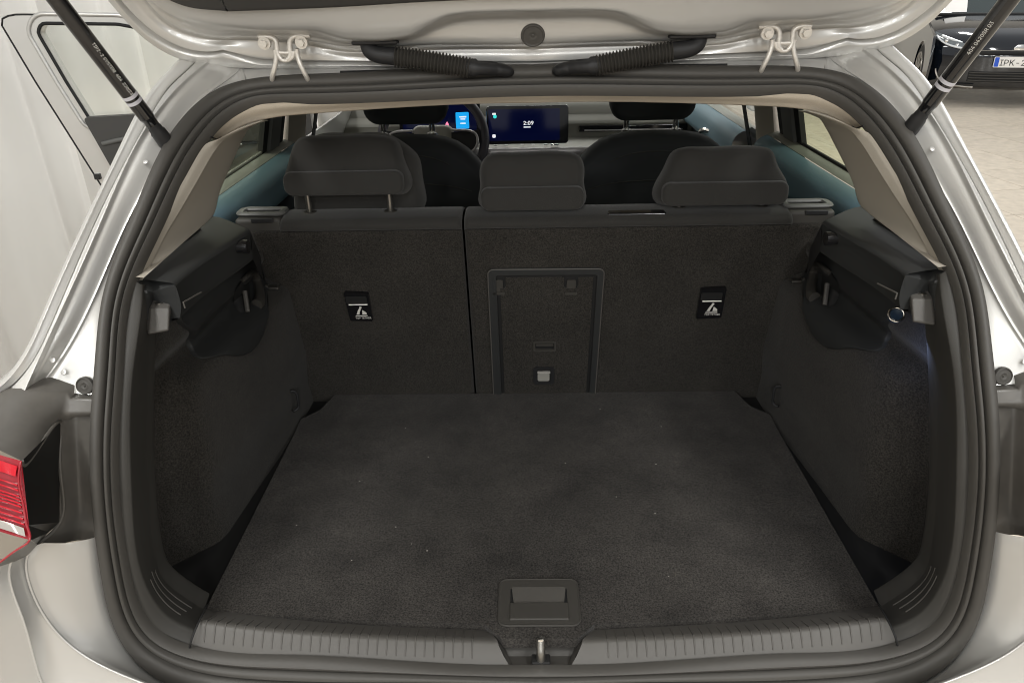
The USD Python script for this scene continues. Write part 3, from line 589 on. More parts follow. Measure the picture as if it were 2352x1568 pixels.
# front face and hook block of the ledge
fa = np.array([onG(a, b, o) for a, b, o in ((313,641,.010),(328,652,.012),(345,672,.03),(398,652,.075))]); fb = np.array([onG(a, b, o) for a, b, o in ((300,700,.010),(328,712,.02),(347,716,.05),(402,690,.10))])
fz = to_cam(grid(dens([lo_[0]*.0 + np.array([onZ(313,641,zl), onZ(340,622,zl), onZ(370,600,zl), onZ(405,640,zl)]), np.array([onG(305,660,.006), onG(338,668,.018), onG(352,668,.04), li_[0]+[.002, 0, -.002]]), np.array([onG(303,690,.010), onG(338,690,.03), onG(352,690,.06), li_[0]+[.004, 0, -.025]]), np.array([onG(300,715,.012), onG(340,735,.05), onG(358,735,.08), lf[0]])], 10)))
obj('ledge_corner', fz, plastic_l, le_l, 50); obj('ledge_corner', mir(fz), plastic_l, le_r, 50)
h0_ = onG(348, 704, .055); h1_ = onG(386, 748, .055)
def hookm():
    a, b = onG(349, 712, .05), onG(385, 711, .05); c, d = onG(344, 762, .055), onG(383, 755, .055); back_ = np.array([-.012, .018, .0])
    V = [a, b, d, c, a+back_+[-.01, 0, .004], b+back_+[.008, 0, .004], d+back_, c+back_]; return trimesh.convex.convex_hull(np.vstack([trimesh.creation.icosphere(1, .003).vertices + p for p in V]))
hb_m = hookm(); cb_ = onG(367, 702, .06)
bolt_m = cat(cyl(cb_+[0, .0, -.006], cb_+[0, 0, .001], .0075, 18), cyl(cb_, cb_+[0, 0, .005], .0055, 18))
br_m = trimesh.convex.convex_hull(np.vstack([hb_m.vertices[:1]*0+onG(386, 712, .055), [onG(384, 752, .058)], [onG(402, 702, .08)], [onG(399, 730, .08)]]))
tri = [onwall(421, 676, .03), onwall(462, 672, .03), onwall(424, 697, .03), onwall(446, 660, .02)]
for l_, f_ in ((le_l, lambda m: m), (le_r, mir)):
    obj('hook_block', f_(hb_m), sillp, l_, 30, 'pale grey hook block'); obj('screw', f_(bolt_m), steel, l_, 30); obj('gusset', f_(br_m), plastic_d, l_, 20)
    e1, e2, e3 = onX(421,694,-.463), onX(462,671,-.458), onX(425,707,-.463); obj('clip_highlight', f_(cat(tube([e3, e1], .0011, 6), tube([e1, e2], .0011, 6))), sillp, l_)  # pale tubes draw the highlights on the clip's edges
# shelf pivot rollers
c_ = onX(553, 567, -.452)
rl = cat(tube([c_+[-.03, 0, 0], c_+[-.008, 0, 0]], .0105, 24), tube([c_+[-.010, 0, 0], c_+[.006, 0, 0]], .0092, 24), tube([c_+[.004, 0, 0], c_+[.0115, 0, 0]], .0105, 24)); pair('shelf_pivot', rl, gloss_black, car)
# metal-ringed boot button on the right and its cool lamp
bt = grp('boot_button', car, 'round metal-ringed button under the ledge'); bc = sym(np.array([0, 0, 0])) + onX(2059, 722, .50)
bn = np.array([-.25, -.75, .62]); bn /= np.linalg.norm(bn); ex = np.cross(bn, [0, 0, 1.]); ex /= np.linalg.norm(ex); ey = np.cross(ex, bn); th = np.linspace(0, 2*np.pi, 49)
obj('ring', tube([bc + ex*.0098*math.cos(t)+ey*.0098*math.sin(t) for t in th], .0018, 10), chrome, bt); obj('cap', puff(np.stack([.0095*np.cos(th[:-1]), .0095*np.sin(th[:-1])], 1), [(-.012, 0), (-.001, 0), (0, .002), (-.001, .006)], (bc, ex, ey, bn)), mat('button_blue', (.02, .035, .06), .3), bt)
l = UsdLux.DiskLight.Define(stage, '/World/boot_lamp'); l.CreateRadiusAttr(.008); l.CreateIntensityAttr(85.); l.CreateColorAttr(Gf.Vec3f(.42, .55, 1.))
ld = np.array([.25, .35, -.90]); ld /= np.linalg.norm(ld); lx_ = np.cross([0, 1., 0], -ld); lx_ /= np.linalg.norm(lx_); ly_ = np.cross(-ld, lx_)
l.AddTransformOp().Set(Gf.Matrix4d(*lx_, 0, *ly_, 0, *(-ld), 0, .500, .175, 1.055, 1))

# ---- cargo floor board (lifts out)
board = thing('cargo_floor', 'loose charcoal carpeted board lying in the boot with a folding pull handle', 'boot floor')
zf = .670
fl = [(470,1399),(518,1406),(629,1415),(753,1422),(938,1429),(1112,1433),(1130,1450),(1153,1467)]
fr2 = [onZ(a, b, zf)[:2] for a, b in fl]; sl_l = [onZ(a, b, zf)[:2] for a, b in [(677,992),(690,962),(734,941),(768,906)]]
hp_ = np.array(fr2[::-1] + sl_l); full = np.vstack([hp_, (hp_*[-1, 1])[::-1]])
poly = sg.Polygon(full).buffer(-.004).buffer(.003)
bd = trimesh.creation.extrude_polygon(poly, .018, engine='earcut'); bd.apply_translation((0, 0, zf-.018))
hole = sg.box(-.045, .055, .045, .105)
obj('carpet', bd, carpet_f, board, False)
HB = (onZ(1237, 1384, zf)*[0, 1, 1], np.array([1., 0, 0]), np.array([0, 1., 0]), np.array([0, 0, 1.]))
hw, hh_ = .118, .090
obj('handle_frame', prism(sg.Polygon(rrect(hw, hh_, .012)).difference(sg.Polygon(affinity.translate(sg.Polygon(rrect(.085, .066, .006)), 0, -.004))), .0045, (HB[0]-[0, 0, .001], *HB[1:])), plastic, board, 30)
ol_h = rrect(hw, hh_, .012); obj('frame_bevel', tube(np.vstack([HB[0] + [p[0], p[1], .0025] for p in list(ol_h)+[ol_h[0]]]), .0016, 8), plastic, board)
obj('handle_well', prism(sg.Polygon(rrect(.086, .066, .006)), .002, (HB[0]+[0, -.004, -.0006], *HB[1:])), plastic_d, board)
o_h = HB[0]+[0, .008, .0026]; obj('grip_opening', prism(sg.Polygon([(-.041, .021), (.041, .021), (.037, -.012), (-.037, -.012)]), .002, (o_h-[0, 0, .0012], *HB[1:])), sillp, board, 30, 'paler inner face of the grip opening')
obj('flap', rbox(HB[0]+[-.043, -.0365, .001], HB[0]+[.043, -.004, .0062], .002), plastic, board)

# ---- rear seats
sP0, sP1 = np.array([0, .722, .655]), np.array([0, .618, 1.086]); su = (sP1-sP0)/np.linalg.norm(sP1-sP0); sn = np.array([0, -su[2], su[1]])
def seat(a, b, off=0.): return onP(a, b, sP0+sn*off, sn)
def seat_xy(a, b): p = seat(a, b); return np.array([p[0], np.dot(p-sP0, su)])
SB = (sP0, np.array([1., 0, 0]), su, sn)
H = np.linalg.norm(sP1-sP0)
# carpet profile (in y,z), fabric profile; swept along x with rounded ends
def backrest(x0, x1, name, label):
    s = grp(name, car, label); n = 9; e = .012
    F0 = (.058 if x0 < -.3 else 0); F1 = (.058 if x1 > .3 else 0)
    xs = np.r_[x0 + e*(1-np.cos(np.linspace(0, np.pi/2, n))), np.linspace(x0+e, x1-e, 12)[1:-1], x1 - e*(1-np.cos(np.linspace(np.pi/2, 0, n)))]
    ins = np.r_[e*(1-np.sin(np.linspace(0, np.pi/2, n))), np.zeros(10), e*(1-np.sin(np.linspace(np.pi/2, 0, n)))]
    cp_ = [(-.10, 0), (H*.5, 0), (H-.012, 0), (H-.004, .002)]; R = []
    for x, i in zip(xs, ins): R.append([sP0 + [x, 0, 0] + su*(u-i*.3) - sn*(d+i) for u, d in cp_] + [sP0 + [x, 0, 0] + su*(H-.004-i*.3) - sn*.05])
    obj('carpet_panel', to_cam(grid(R)), carpet, s, 50)
    fp = [(H-.004, .003), (H+.002, -.004), (H+.008, -.003), (H+.014, .004), (H+.0165, .016), (H+.012, .05), (H-.005, .09), (H-.05, .12), (H-.45, .15)]; R = []
    xf = np.interp(xs, [x0, x1], [x0+F0, x1-F1])
    for x, i in zip(xf, ins): R.append([sP0 + [x, 0, 0] + su*(u-i*.8) - sn*(d+i*.8) for u, d in fp])
    obj('cushion', to_cam(grid(np.transpose(dens(np.transpose(R, (1, 0, 2)), 30), (1, 0, 2)))), fabric, s, 60)
    return s
sxl, sxr, sxm = -.545, .552, -.1315
bl = backrest(sxl+.008, sxm-.002, 'rear_backrest', 'narrow rear backrest on the curtain side')
brr = backrest(sxm+.002, sxr-.008, 'rear_backrest', 'wide rear backrest on the dark car side')
# latch covers with release levers at both outer ends
for sx, b_ in ((-1, bl), (1, brr)):
    xc = sx*.515; zt = H+.012
    c_ = sP0 + [sx*.520, 0, 0] + su*(H+.000) - sn*.02
    obj('latch_cover', rbox(c_+[-.045, -.012, -.030], c_+[.045, .05, .016], .008), plastic, b_, 40)
    rg = rrect(.082, .036, .010); P = np.array([c_ + [p[0], .025+p[1]*1.0, .020] for p in np.vstack([rg, rg[:1]])])
    obj('release_lever', tube(P, .0075, 8, .0045), frame_grey, b_, 40); obj('release_button', rbox(c_+[-.012, -.014, .008], c_+[.03, -.008, .017], .002), plastic_d, b_)
# centre belt outlet on the wide backrest
c_ = seat(1460, 487, -.03)*[1, 1, 0] + [0, 0, 1.103]
bo = rbox(c_+[-.055, -.02, -.004], c_+[.055, .03, .005], .004); obj('belt_outlet', bo, gloss_black, brr, 40, 'glossy black belt outlet on top of the backrest')
# tether anchors
def icon(parent, cx, cy, k):
    kid = sg.Polygon([(-.010, -.008), (-.004, -.008), (-.002, -.001), (.001, .006), (-.001, .009), (-.005, .004)]).union(sg.Point(.0005, .0095).buffer(.0026)).union(sg.Polygon([(.002, -.008), (.011, -.008), (.011, -.004), (.007, 0), (.003, .003)])).union(sg.box(-.012, -.0125, .012, -.0105))
    ms = [prism(g_, .0006, (SB[0]+SB[1]*cx+SB[2]*cy+sn*.0075, *SB[1:])) for g_ in getattr(kid, 'geoms', [kid])]
    obj('child_seat_symbol', cat(*ms), white_print, parent, False)
    obj('tether_text', text('TOP TETHER', .0038, (SB[0]+SB[1]*(cx-.0135)+SB[2]*(cy-.019)+sn*.0075, *SB[1:]), .0006), white_print, parent, False)
for (q, lab, b_) in (([(790,667),(847,670),(858,733),(806,732)], 'tether anchor left', bl), ([(1609,659),(1668,656),(1655,725),(1597,728)], 'tether anchor right', brr)):
    pp = sg.Polygon([seat_xy(*p) for p in q]).buffer(-.004).buffer(.004)
    t = obj('tether_anchor', prism(pp, .007, SB), gloss_black, b_, 30); c2 = np.array(pp.centroid.coords[0])
    # sub-parts sit under the backrest group so the depth stays at three levels
    obj('anchor_bar', tube([SB[0]+SB[1]*(c2[0]-.019)+SB[2]*(c2[1]+.007)+sn*.008, SB[0]+SB[1]*(c2[0]+.019)+SB[2]*(c2[1]+.007)+sn*.008], .0014, 8), zinc, b_)
    obj('anchor_slot', prism(affinity.translate(sg.Polygon(rrect(.042, .018, .003)), c2[0]-.002, c2[1]+.018), .0076, SB), blk, b_)
    icon(b_, c2[0]+.003, c2[1]-.010, 0)
# load-through hatch
ho = [seat_xy(*p) for p in ((1120,616),(1388,614),(1366,905),(1134,905))]; 
po_ = sg.Polygon([ho[0], ho[1], ho[2]+[0, -.05], ho[3]+[0, -.05]]).buffer(-.012).buffer(.012)
hi_ = [seat_xy(*p) for p in ((1139,629),(1372,627),(1353,905),(1152,905))]
pi3 = sg.Polygon([hi_[0], hi_[1], hi_[2]+[0, -.05], hi_[3]+[0, -.05]]).buffer(-.006).buffer(.006)
obj('hatch_frame', prism(po_.difference(pi3), .0055, SB), plastic_l, brr, 30)
bl_ = np.array(po_.exterior.coords); obj('frame_highlight', tube(np.array([SB[0]+SB[1]*a+SB[2]*b+sn*.0050 for a, b in bl_]), .0013, 6), sillp, brr)  # paler bead paints a highlight along the frame's outer edge
obj('hatch_shadow_gap', prism(pi3, .0008, SB), blk, brr, 30)  # flat black sheet paints the shadow gap around the hatch door
hd = pi3.buffer(-.0075); 
for cxp in ((1145,640),(1312,640)):
    c2 = seat_xy(*cxp); hd = hd.difference(affinity.translate(sg.Polygon(rrect(.028, .05, .005)), c2[0], c2[1]+.004))
lat = seat_xy(1251, 792); tet = seat_xy(1249, 859)
hd2 = hd.difference(affinity.translate(sg.Polygon(rrect(.046, .026, .004)), *lat)).difference(affinity.translate(sg.Polygon(rrect(.044, .048, .006)), *tet))
obj('hatch_door', prism(max(getattr(hd2, 'geoms', [hd2]), key=lambda g_: g_.area), .0035, SB), carpet, brr, False)
for cxp in ((1145,655),(1312,655)):
    c2 = seat_xy(*cxp); obj('hatch_hinge', cat(prism(affinity.translate(sg.Polygon(rrect(.024, .006, .002)), c2[0], c2[1]-.017), .0055, SB), prism(affinity.translate(sg.Polygon(rrect(.018, .028, .003)), c2[0], c2[1]), .003, SB)), plastic, brr)
bx = lambda cx, cy, w, h, d0: prism(affinity.translate(sg.Polygon(rrect(w, h, min(w, h)*.2)), cx, cy), d0, SB)
obj('hatch_latch', cat(prism(affinity.translate(sg.Polygon(rrect(.048, .028, .004)).difference(sg.Polygon(rrect(.040, .019, .003))), *lat), .0055, SB), bx(lat[0], lat[1]+.004, .037, .006, .0055)), plastic, brr)
obj('hatch_tether_bezel', prism(affinity.translate(sg.Polygon(rrect(.046, .050, .007)).difference(sg.Polygon(rrect(.030, .037, .003))), *tet), .0055, SB), plastic_d, brr)
obj('hatch_tether_bar', bx(tet[0], tet[1]+.008, .028, .003, .0055), zinc, brr); obj('hatch_label', bx(tet[0]-.0005, tet[1]-.007,   .026, .024, .0022), label_grey, brr, False, 'pale square label in the tether opening')

# ---- rear headrests
def rnd(P, n=64):
    P = np.array(P, float); P = np.vstack([P, P[:1]]); tck, _ = splprep(P.T, s=3e-6*len(P)/10, k=3, per=True); return np.array(splev(np.linspace(0, 1, n+1)[:-1], tck)).T
def headrest(parent, cx, zb, w_b, w_t, h, lab, raised):
    parent = car
    s = obj('headrest', puff(rnd([(-w_b/2+.008, 0), (-w_b/2, .012), (-w_b/2+.005, .036), (-w_t/2-.010, h-.032), (-w_t/2, h-.010), (-w_t/2+.018, h-.001), (-w_t*.25, h), (w_t*.25, h), (w_t/2-.018, h-.001), (w_t/2, h-.010), (w_t/2+.010, h-.032), (w_b/2-.005, .036), (w_b/2, .012), (w_b/2-.008, 0), (w_b*.25, -.002), (-w_b*.25, -.002)]),
        [(-.044, .03), (-.041, .012), (-.032, .002), (-.015, -.001), (.012, .001), (.028, .006), (.036, .016), (.039, .035)], (np.array([cx, .665, zb]), np.array([1., 0, 0]), np.array([0, .30, .954])*1.04, np.array([0, -.954, .30]))), fabric, parent, 70, lab)
    pw, ph_ = w_b*.93, h*.44
    obj('lower_panel', puff(rrect(pw, ph_, .016), [(-.02, .0), (.008, .0), (.0125, .0025), (.014, .007), (.0145, .016)], (np.array([cx, .665-.0255, zb+ph_*.5+.002]), np.array([1., 0, 0]), np.array([0, .06, .998]), np.array([0, -.998, .06]))), fabric, s, 60)
    if raised:
        obj('front_shell', puff(rnd([(-w_b/2+.0, -.055), (-w_b/2, .0), (-w_b/2, .05), (-w_t/2-.006, h-.03), (-w_t/2+.02, h-.010), (0, h-.006), (w_t/2-.02, h-.010), (w_t/2+.010, h-.03), (w_b/2+.006, .05), (w_b/2+.012, .0), (w_b/2+.014, -.05), (.06, -.06), (-.06, -.06)]), [(-.045, .03), (-.035, .01), (-.015, 0), (.015, 0), (.04, .006), (.05, .02)], (np.array([cx, .735, zb]), np.array([1., 0, 0]), np.array([0, 0, 1.]), np.array([0, -1., 0]))), fabric, s, 70)
    for dx in (-.078, .078):
        obj('headrest_post', tube([np.array([cx+dx, .655, zb+.02]), np.array([cx+dx, .66, 1.09])], .0052, 14), steel, s)
        obj('post_guide', tube([np.array([cx+dx, .66, 1.090]), np.array([cx+dx, .66, 1.106]), np.array([cx+dx, .66, 1.110])], [.016, .016, .012], 20), plastic, s)
headrest(bl, -.350, 1.146, .240, .188, .100, 'raised rear headrest on two posts', True)
headrest(brr, .000, 1.112, .208, .180, .098, 'low rear headrest in the middle', False)
headrest(brr, .357, 1.116, .250, .185, .098, 'low rear headrest beside the belt outlet', False)

# ---- front seats
def front_seat(sx):
    cx = sx*.357; s = grp('front_seat', car, 'dark front seat on the ' + ('driver' if sx < 0 else 'passenger') + ' side')
    Bf = (np.array([cx, 1.50, 0]), np.array([1., 0, 0]), np.array([0, -.12, .993]), np.array([0, -.993, -.12]))
    ol = np.array([(-.235, .35), (-.255, .6), (-.262, .85), (-.245, .98), (-.20, 1.055), (-.14, 1.10), (-.09, 1.112), (0, 1.115), (.09, 1.112), (.14, 1.10), (.20, 1.055), (.245, .98), (.262, .85), (.255, .6), (.235, .35)])
    c4 = np.vstack([ol, ol[:1]]); ol = resample(np.c_[c4, np.zeros(len(c4))], 70)[:-1, :2]
    obj('backrest', puff(ol, [(-.12, .04), (-.10, .015), (-.06, 0), (-.03, .0), (-.01, .008), (0, .024), (.002, .03), (.004, .06), (-.012, .2)], Bf), fabric_b, s, 60)
    for z0, z1, w in ((1.065, 1.075, .13), (.985, .99, .19), (.81, .82, .20)):
        obj('seam', tube(spl([Bf[0]+Bf[1]*(w*t)+Bf[2]*(z1-(z1-z0)*t*t-.02*abs(t)**3)+Bf[3]*.0045 for t in np.linspace(-1, 1, 9)], 24), .0016, 6), fabric, s)
    ho_ = rrect(.245, .185, .045); hc = np.array([cx, 1.50, 1.225])
    obj('headrest', puff(ho_, [(-.05, .04), (-.04, .01), (-.02, 0), (.02, 0), (.04, .008), (.048, .03)], (hc, np.array([1., 0, 0]), np.array([0, -.1, .995]), np.array([0, -.995, -.1]))), fabric_b, s, 70)
    for dx in (-.072, .072):
        for e_ in (-.0055, .0055): obj('headrest_post', tube([np.array([cx+dx+e_, 1.5, 1.09]), np.array([cx+dx+e_*.6, 1.5, 1.16])], .004, 10), chrome, s)
        obj('post_guide', tube([np.array([cx+dx, 1.49, 1.094]), np.array([cx+dx, 1.49, 1.106])], [.017, .014], 18), gloss_black, s)
front_seat(-1); front_seat(1)

# ---- dashboard, screens, steering wheel
dash = grp('dashboard', car)
def ext(pf, x0, x1, dz=None): return to_cam(grid([[(x, y, z) for y, z in pf] for x in np.linspace(x0, x1, 14)]))
obj('upper_pad', ext([(2.24, .945), (2.235, .985), (2.225, 1.00), (2.23, 1.012), (2.26, 1.03), (2.27, 1.06), (2.30, 1.085), (2.45, 1.11), (2.75, 1.12), (2.75, .9)], -.74, .74), dash_grey, dash, 40)
obj('shelf', ext([(2.24, .94), (2.24, .946), (2.12, .940), (2.10, .935)], -.74, .74), dash_grey, dash, 30)
obj('trim_strip', ext([(2.10, .936), (2.092, .93), (2.09, .905), (2.10, .895)], -.74, .74), dash_trim, dash, 50)
obj('lower_panel', ext([(2.10, .896), (2.13, .89), (2.14, .80), (2.10, .60), (2.10, .35)], -.74, .74), blk, dash, 30)
obj('vent_slot', rbox((.20, 2.225, .968), (.62, 2.245, .992), .003), gloss_black, dash); obj('vent_trim', rbox((.22, 2.218, .972), (.60, 2.226, .976), .001), dash_trim, dash)
SF = (np.array([-.002, 2.07, 1.025]), np.array([1., 0, 0]), np.array([0, .12, .993]), np.array([0, -.993, .12]))
scr = obj('centre_screen', puff(rrect(.302, .136, .012), [(-.016, .006), (-.012, 0), (-.002, 0), (0, .002)], SF), gloss_black, dash, 40)
def on_scr(w, h, x, y, r, d, B): return prism(affinity.translate(sg.Polygon(rrect(w, h, r)), x, y), d, B)
obj('screen_picture', on_scr(.262, .112, -.012, 0, .003, .0008, SF), navy, dash, False)
obj('screen_clock', text('2:09', .013, (SF[0]+SF[1]*-.016+SF[2]*.000+SF[3]*.001, *SF[1:]), .0006, True), white_e, dash, False)
obj('screen_date', on_scr(.026, .004, -.001, -.008, .001, .0016, SF), white_e, dash, False)
obj('screen_icon', cat(on_scr(.014, .007, -.122, .040, .002, .0016, SF), on_scr(.012, .012, -.124, -.038, .003, .0016, SF)), white_e, dash, False)
obj('screen_icon', on_scr(.013, .013, -.119, .031, .006, .0018, SF), teal, dash, False)
for q in (-.13, -.09, -.03, .01, .06): obj('touch_key', rbox((q, 2.10, .944), (q+.014, 2.11, .948), .001), dash_trim, dash)
obj('silver_key', rbox((.085, 2.09, .944), (.115, 2.11, .950), .002), chrome, dash)
CF = (np.array([-.335, 2.16, 1.035]), np.array([1., 0, 0]), np.array([0, .15, .989]), np.array([0, -.989, .15]))
obj('instrument_screen', puff(rrect(.31, .13, .012), [(-.02, .004), (-.003, 0), (0, .002)], CF), gloss_black, dash, 40); obj('instrument_picture', on_scr(.28, .11, 0, 0, .003, .0008, CF), navy, dash, False)
obj('instrument_card', on_scr(.050, .060, .087, -.005, .004, .0014, CF), cyan, dash, False)
obj('card_text', cat(on_scr(.026, .005, .089, .008, .001, .002, CF), on_scr(.018, .004, .089, .000, .001, .002, CF), on_scr(.02, .005, .089, -.016, .001, .002, CF)), white_e, dash, False)
obj('warning_symbol', prism(sg.Polygon([(.018, -.03), (.036, -.03), (.034, -.017), (.029, -.008), (.024, -.014)]), .002, CF), pink_e, dash, False)
obj('console_light', rbox((-.11, 2.085, .873), (-.085, 2.095, .879), .001), white_e, dash)
sw = grp('steering_wheel', car); wc = np.array([-.335, 1.92, 1.005]); wn = np.array([0, -.90, .436]); ex = np.array([1., 0, 0]); ey = np.cross(wn, ex); th = np.linspace(0, 2*np.pi, 65)
obj('rim', tube([wc + ex*.182*math.cos(t) + ey*.176*math.sin(t)*(1 if math.sin(t) > -.8 else .96) for t in th], .0165, 16, .0145), wheel_lth, sw, 60)
obj('hub', puff(rrect(.15, .12, .03), [(-.03, .03), (-.01, .004), (.005, 0), (.016, .012), (.018, .03)], (wc+ey*-.01, ex, ey, wn)), dash_grey, sw, 60)
for s_ in (-1, 1):
    obj('spoke', cat(rbox((0, 0, 0), (.001, .001, .001)) if 0 else prism(sg.Polygon([(s_*.06, .02), (s_*.165, .03), (s_*.17, -.005), (s_*.14, -.05), (s_*.06, -.04)]).buffer(0), .014, (wc, ex, ey, wn))), plastic_d, sw, 30)
    obj('spoke_trim', tube(spl([wc + ex*s_*a + ey*b + wn*.018 for a, b in ((.07, .028), (.12, .026), (.152, .012), (.158, -.012), (.13, -.05))], 24), .0045, 8), dash_trim, sw)

# ---- doors, pillars and side glass
def door_trim(sx, y0, y1, z0, lab, name='rear_door'):
    d = grp(name, car, lab); pf1 = [(.668, 1.128), (.658, 1.131), (.648, 1.128), (.636, 1.121)]; pf2 = [(.636, 1.120), (.622, 1.115), (.606, 1.101), (.599, 1.080), (.597, 1.05), (.606, 1.03)]; pf3 = [(.606, 1.031), (.64, 1.02), (.635, .8), (.625, .5)]
    yv = np.linspace(y0, y1, 12)
    for nm, pf, m_ in (('top_capping', pf1, grey_trim), ('armrest_capping', pf2, cool_lit_trim), ('lower_panel', pf3, dark_trim)):
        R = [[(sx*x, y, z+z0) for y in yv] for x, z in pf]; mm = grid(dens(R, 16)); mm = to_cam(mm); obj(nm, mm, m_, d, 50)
    return d
lean = lambda z: .662-(z-1.13)*.26
def strip(sx, y0, y1, off, z0=1.10, z1=1.405, lean_y=0.):
    R = []
    for z in (z0, (z0+z1)/2, z1): R.append([(sx*(lean(z)-off), y0+lean_y*(z-z0), z), (sx*(lean(z)-off), y1+lean_y*(z-z0), z)])
    return thick(to_cam(grid(R)), .012)
for sx in (-1, 1):
    side = 'curtain' if sx < 0 else 'dark car'
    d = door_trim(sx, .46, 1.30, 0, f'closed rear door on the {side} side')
    obj('window_pane', grid([[(sx*(lean(z)+.004), y0_ + (1.16-y0_)*t, z) for t in (0, .5, 1)] for z, y0_ in ((1.10, .50), (1.25, .66), (1.405, .86))]), pane, d, False)
    obj('pane_edge_seal', tube([(sx*.661, .5, 1.134), (sx*.661, 1.17, 1.134)], .004, 8), grey_trim if sx < 0 else blk, d)
    obj('window_seal', strip(sx, 1.10, 1.135, .004), blk, d, 30); obj('window_frame', strip(sx, 1.137, 1.215, .012), frame_grey, d, 30); obj('window_seal', strip(sx, 1.217, 1.265, .006), blk, d, 30)
    pp = []
    for z in (.6, 1.0, 1.2, 1.42): pp.append([(sx*(lean(max(z, 1.05))-.028+.03*(t-.5)**2*4*.6), 1.285+.17*t, z) for t in np.linspace(0, 1, 9)])
    obj('centre_pillar', thick(to_cam(grid(pp)), .02), beige2, car, 60, f'beige centre pillar on the {side} side')
    obj('seat_belt', thick(to_cam(grid([[(sx*(lean(z)-.04), 1.462-.05*(1.4-z), z), (sx*(lean(z)-.04), 1.50-.05*(1.4-z), z)] for z in (.7, 1.4)])), .002), blk, car, 30)
    if sx > 0:
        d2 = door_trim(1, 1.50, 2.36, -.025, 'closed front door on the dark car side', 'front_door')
        obj('window_pane', grid([[(lean(z)+.004, y, z) for y in (1.5, 2.25)] for z in (1.06, 1.41)]), clear, d2, False)
        hb = np.array([.615, 1.86, 1.02]); obj('pull_handle', cat(tube(spl([hb+[0, -.09, .02], hb+[-.018, -.05, .022], hb+[-.018, .05, .0], hb+[0, .09, -.02]], 24), .006, 8)), chrome, d2)
        obj('front_frame', strip(1, 2.0, 2.07, .004, 1.06), blk, d2)
        # exterior mirror
        obj('door_mirror', puff(rrect(.20, .13, .04), [(-.06, .04), (-.03, .005), (0, 0), (.01, .01)], (np.array([.93, 2.22, 1.10]), np.array([1., 0, 0]), np.array([0, 0, 1.]), np.array([0, -1., 0]))), silver, car, 60)
    obj('windscreen_pillar', tube(spl([(sx*.60, 1.80, 1.40), (sx*.66, 2.1, 1.27), (sx*.73, 2.5, 1.06)], 20), .028, 10), beige2, car)
obj('windscreen', grid([[(x*(.58 if z > 1.2 else .70), 1.95 if z > 1.2 else 2.70, z) for x in np.linspace(-1, 1, 9)] for z in (1.41, 1.10)]), clear, car, 60)
obj('bonnet', thick(grid([[(x*w, y, z-.04*abs(x)**3) for x in np.linspace(-1, 1, 13)] for y, z, w in ((2.72, 1.09, .70), (3.2, 1.0, .74), (3.6, .86, .72), (3.66, .6, .7), (3.66, .3, .7))]), .01), silver, car, 60)
# open front door, curtain side
fd = grp('front_door', car, 'front door standing wide open on the curtain side'); dv = np.array([-.962, -.272, 0]); dn_ = np.array([.272, -.962, 0]); DB = (np.array([-.83, 2.18, 0]), dv, np.array([0, 0, 1.]), dn_)
outer = sg.Polygon([(.62, .35), (.70, .60), (.745, .72), (.79, .86), (.86, 1.08), (.905, 1.22), (.958, 1.405), (.945, 1.43), (.90, 1.437), (.60, 1.425), (.35, 1.37), (-.02, 1.10), (-.02, .35)]).buffer(-.01).buffer(.01)
win = sg.Polygon([(.755, 1.085), (.80, 1.22), (.845, 1.375), (.83, 1.398), (.60, 1.388), (.37, 1.335), (.06, 1.085)]).buffer(-.018).buffer(.018)
obj('door_shell', prism(outer.difference(win), .06, (DB[0]-dn_*.06, *DB[1:])), silver, fd, 30)
def loop_tube(poly, r, off, frac=(0, 1), n=160):
    c_ = np.array(poly.exterior.coords); P = np.array([DB[0]+dv*a+DB[2]*b+dn_*off for a, b in c_]); return tube(resample_lin(P, n)[int(frac[0]*n):int(frac[1]*n)], r, 8)
def resample_lin(P, n):
    d = np.r_[0, np.cumsum(np.linalg.norm(np.diff(P, axis=0), axis=1))]; t = np.linspace(0, d[-1], n); return np.stack([np.interp(t, d, P[:, k]) for k in range(3)], 1)
obj('window_seal', loop_tube(win.buffer(.006), .0055, .003), blk, fd, 60); obj('frame_ridge', loop_tube(win.buffer(.035), .007, .001), silver, fd, 60)
obj('outer_seal', loop_tube(outer.buffer(-.004), .0038, -.002), blk, fd, 60)
obj('window_pane', prism(win.buffer(.004), .003, (DB[0]-dn_*.035, *DB[1:])), clear, fd, False)
tp_ = sg.Polygon([(.0, .38), (.0, 1.10), (.775, 1.098), (.715, .88), (.665, .72), (.60, .55), (.55, .38)]).buffer(-.01).buffer(.01)
obj('inner_trim', prism(tp_, .035, DB), tailtrim, fd, 30); 
def door_bar(pts, r, r2, m_, nm): obj(nm, tube(spl([DB[0]+dv*a+DB[2]*b+dn_*c_ for a, b, c_ in pts], 30), r, 10, r2), m_, fd, 60)
door_bar([(.05, .95, .05), (.3, .94, .065), (.55, .93, .06), (.70, .90, .04)], .02, .035, plastic, 'armrest'); door_bar([(.35, 1.03, .038), (.5, 1.03, .042), (.6, 1.025, .042), (.735, 1.005, .036)], .005, .008, frame_grey, 'trim_strip')
door_bar([(.18, .96, .04), (.26, .965, .05), (.33, .955, .04)], .012, .02, gloss_black, 'door_handle'); door_bar([(.17, .93, .045), (.34, .928, .045)], .004, .004, chrome, 'handle_trim')
obj('latch', cat(rbox(DB[0]+dv*.785+DB[2]*.885-.011, DB[0]+dv*.785+DB[2]*.885+.011, .003)), gloss_black, fd)
# door hinge pillar seen through the left opening
obj('hinge_pillar', rbox((-.84, 2.28, .35), (-.72, 2.45, 1.12), .03), silver, car)
obj('bulkhead', rbox((-.72, 2.76, .3), (.72, 2.80, 1.05), .01), blk, car)

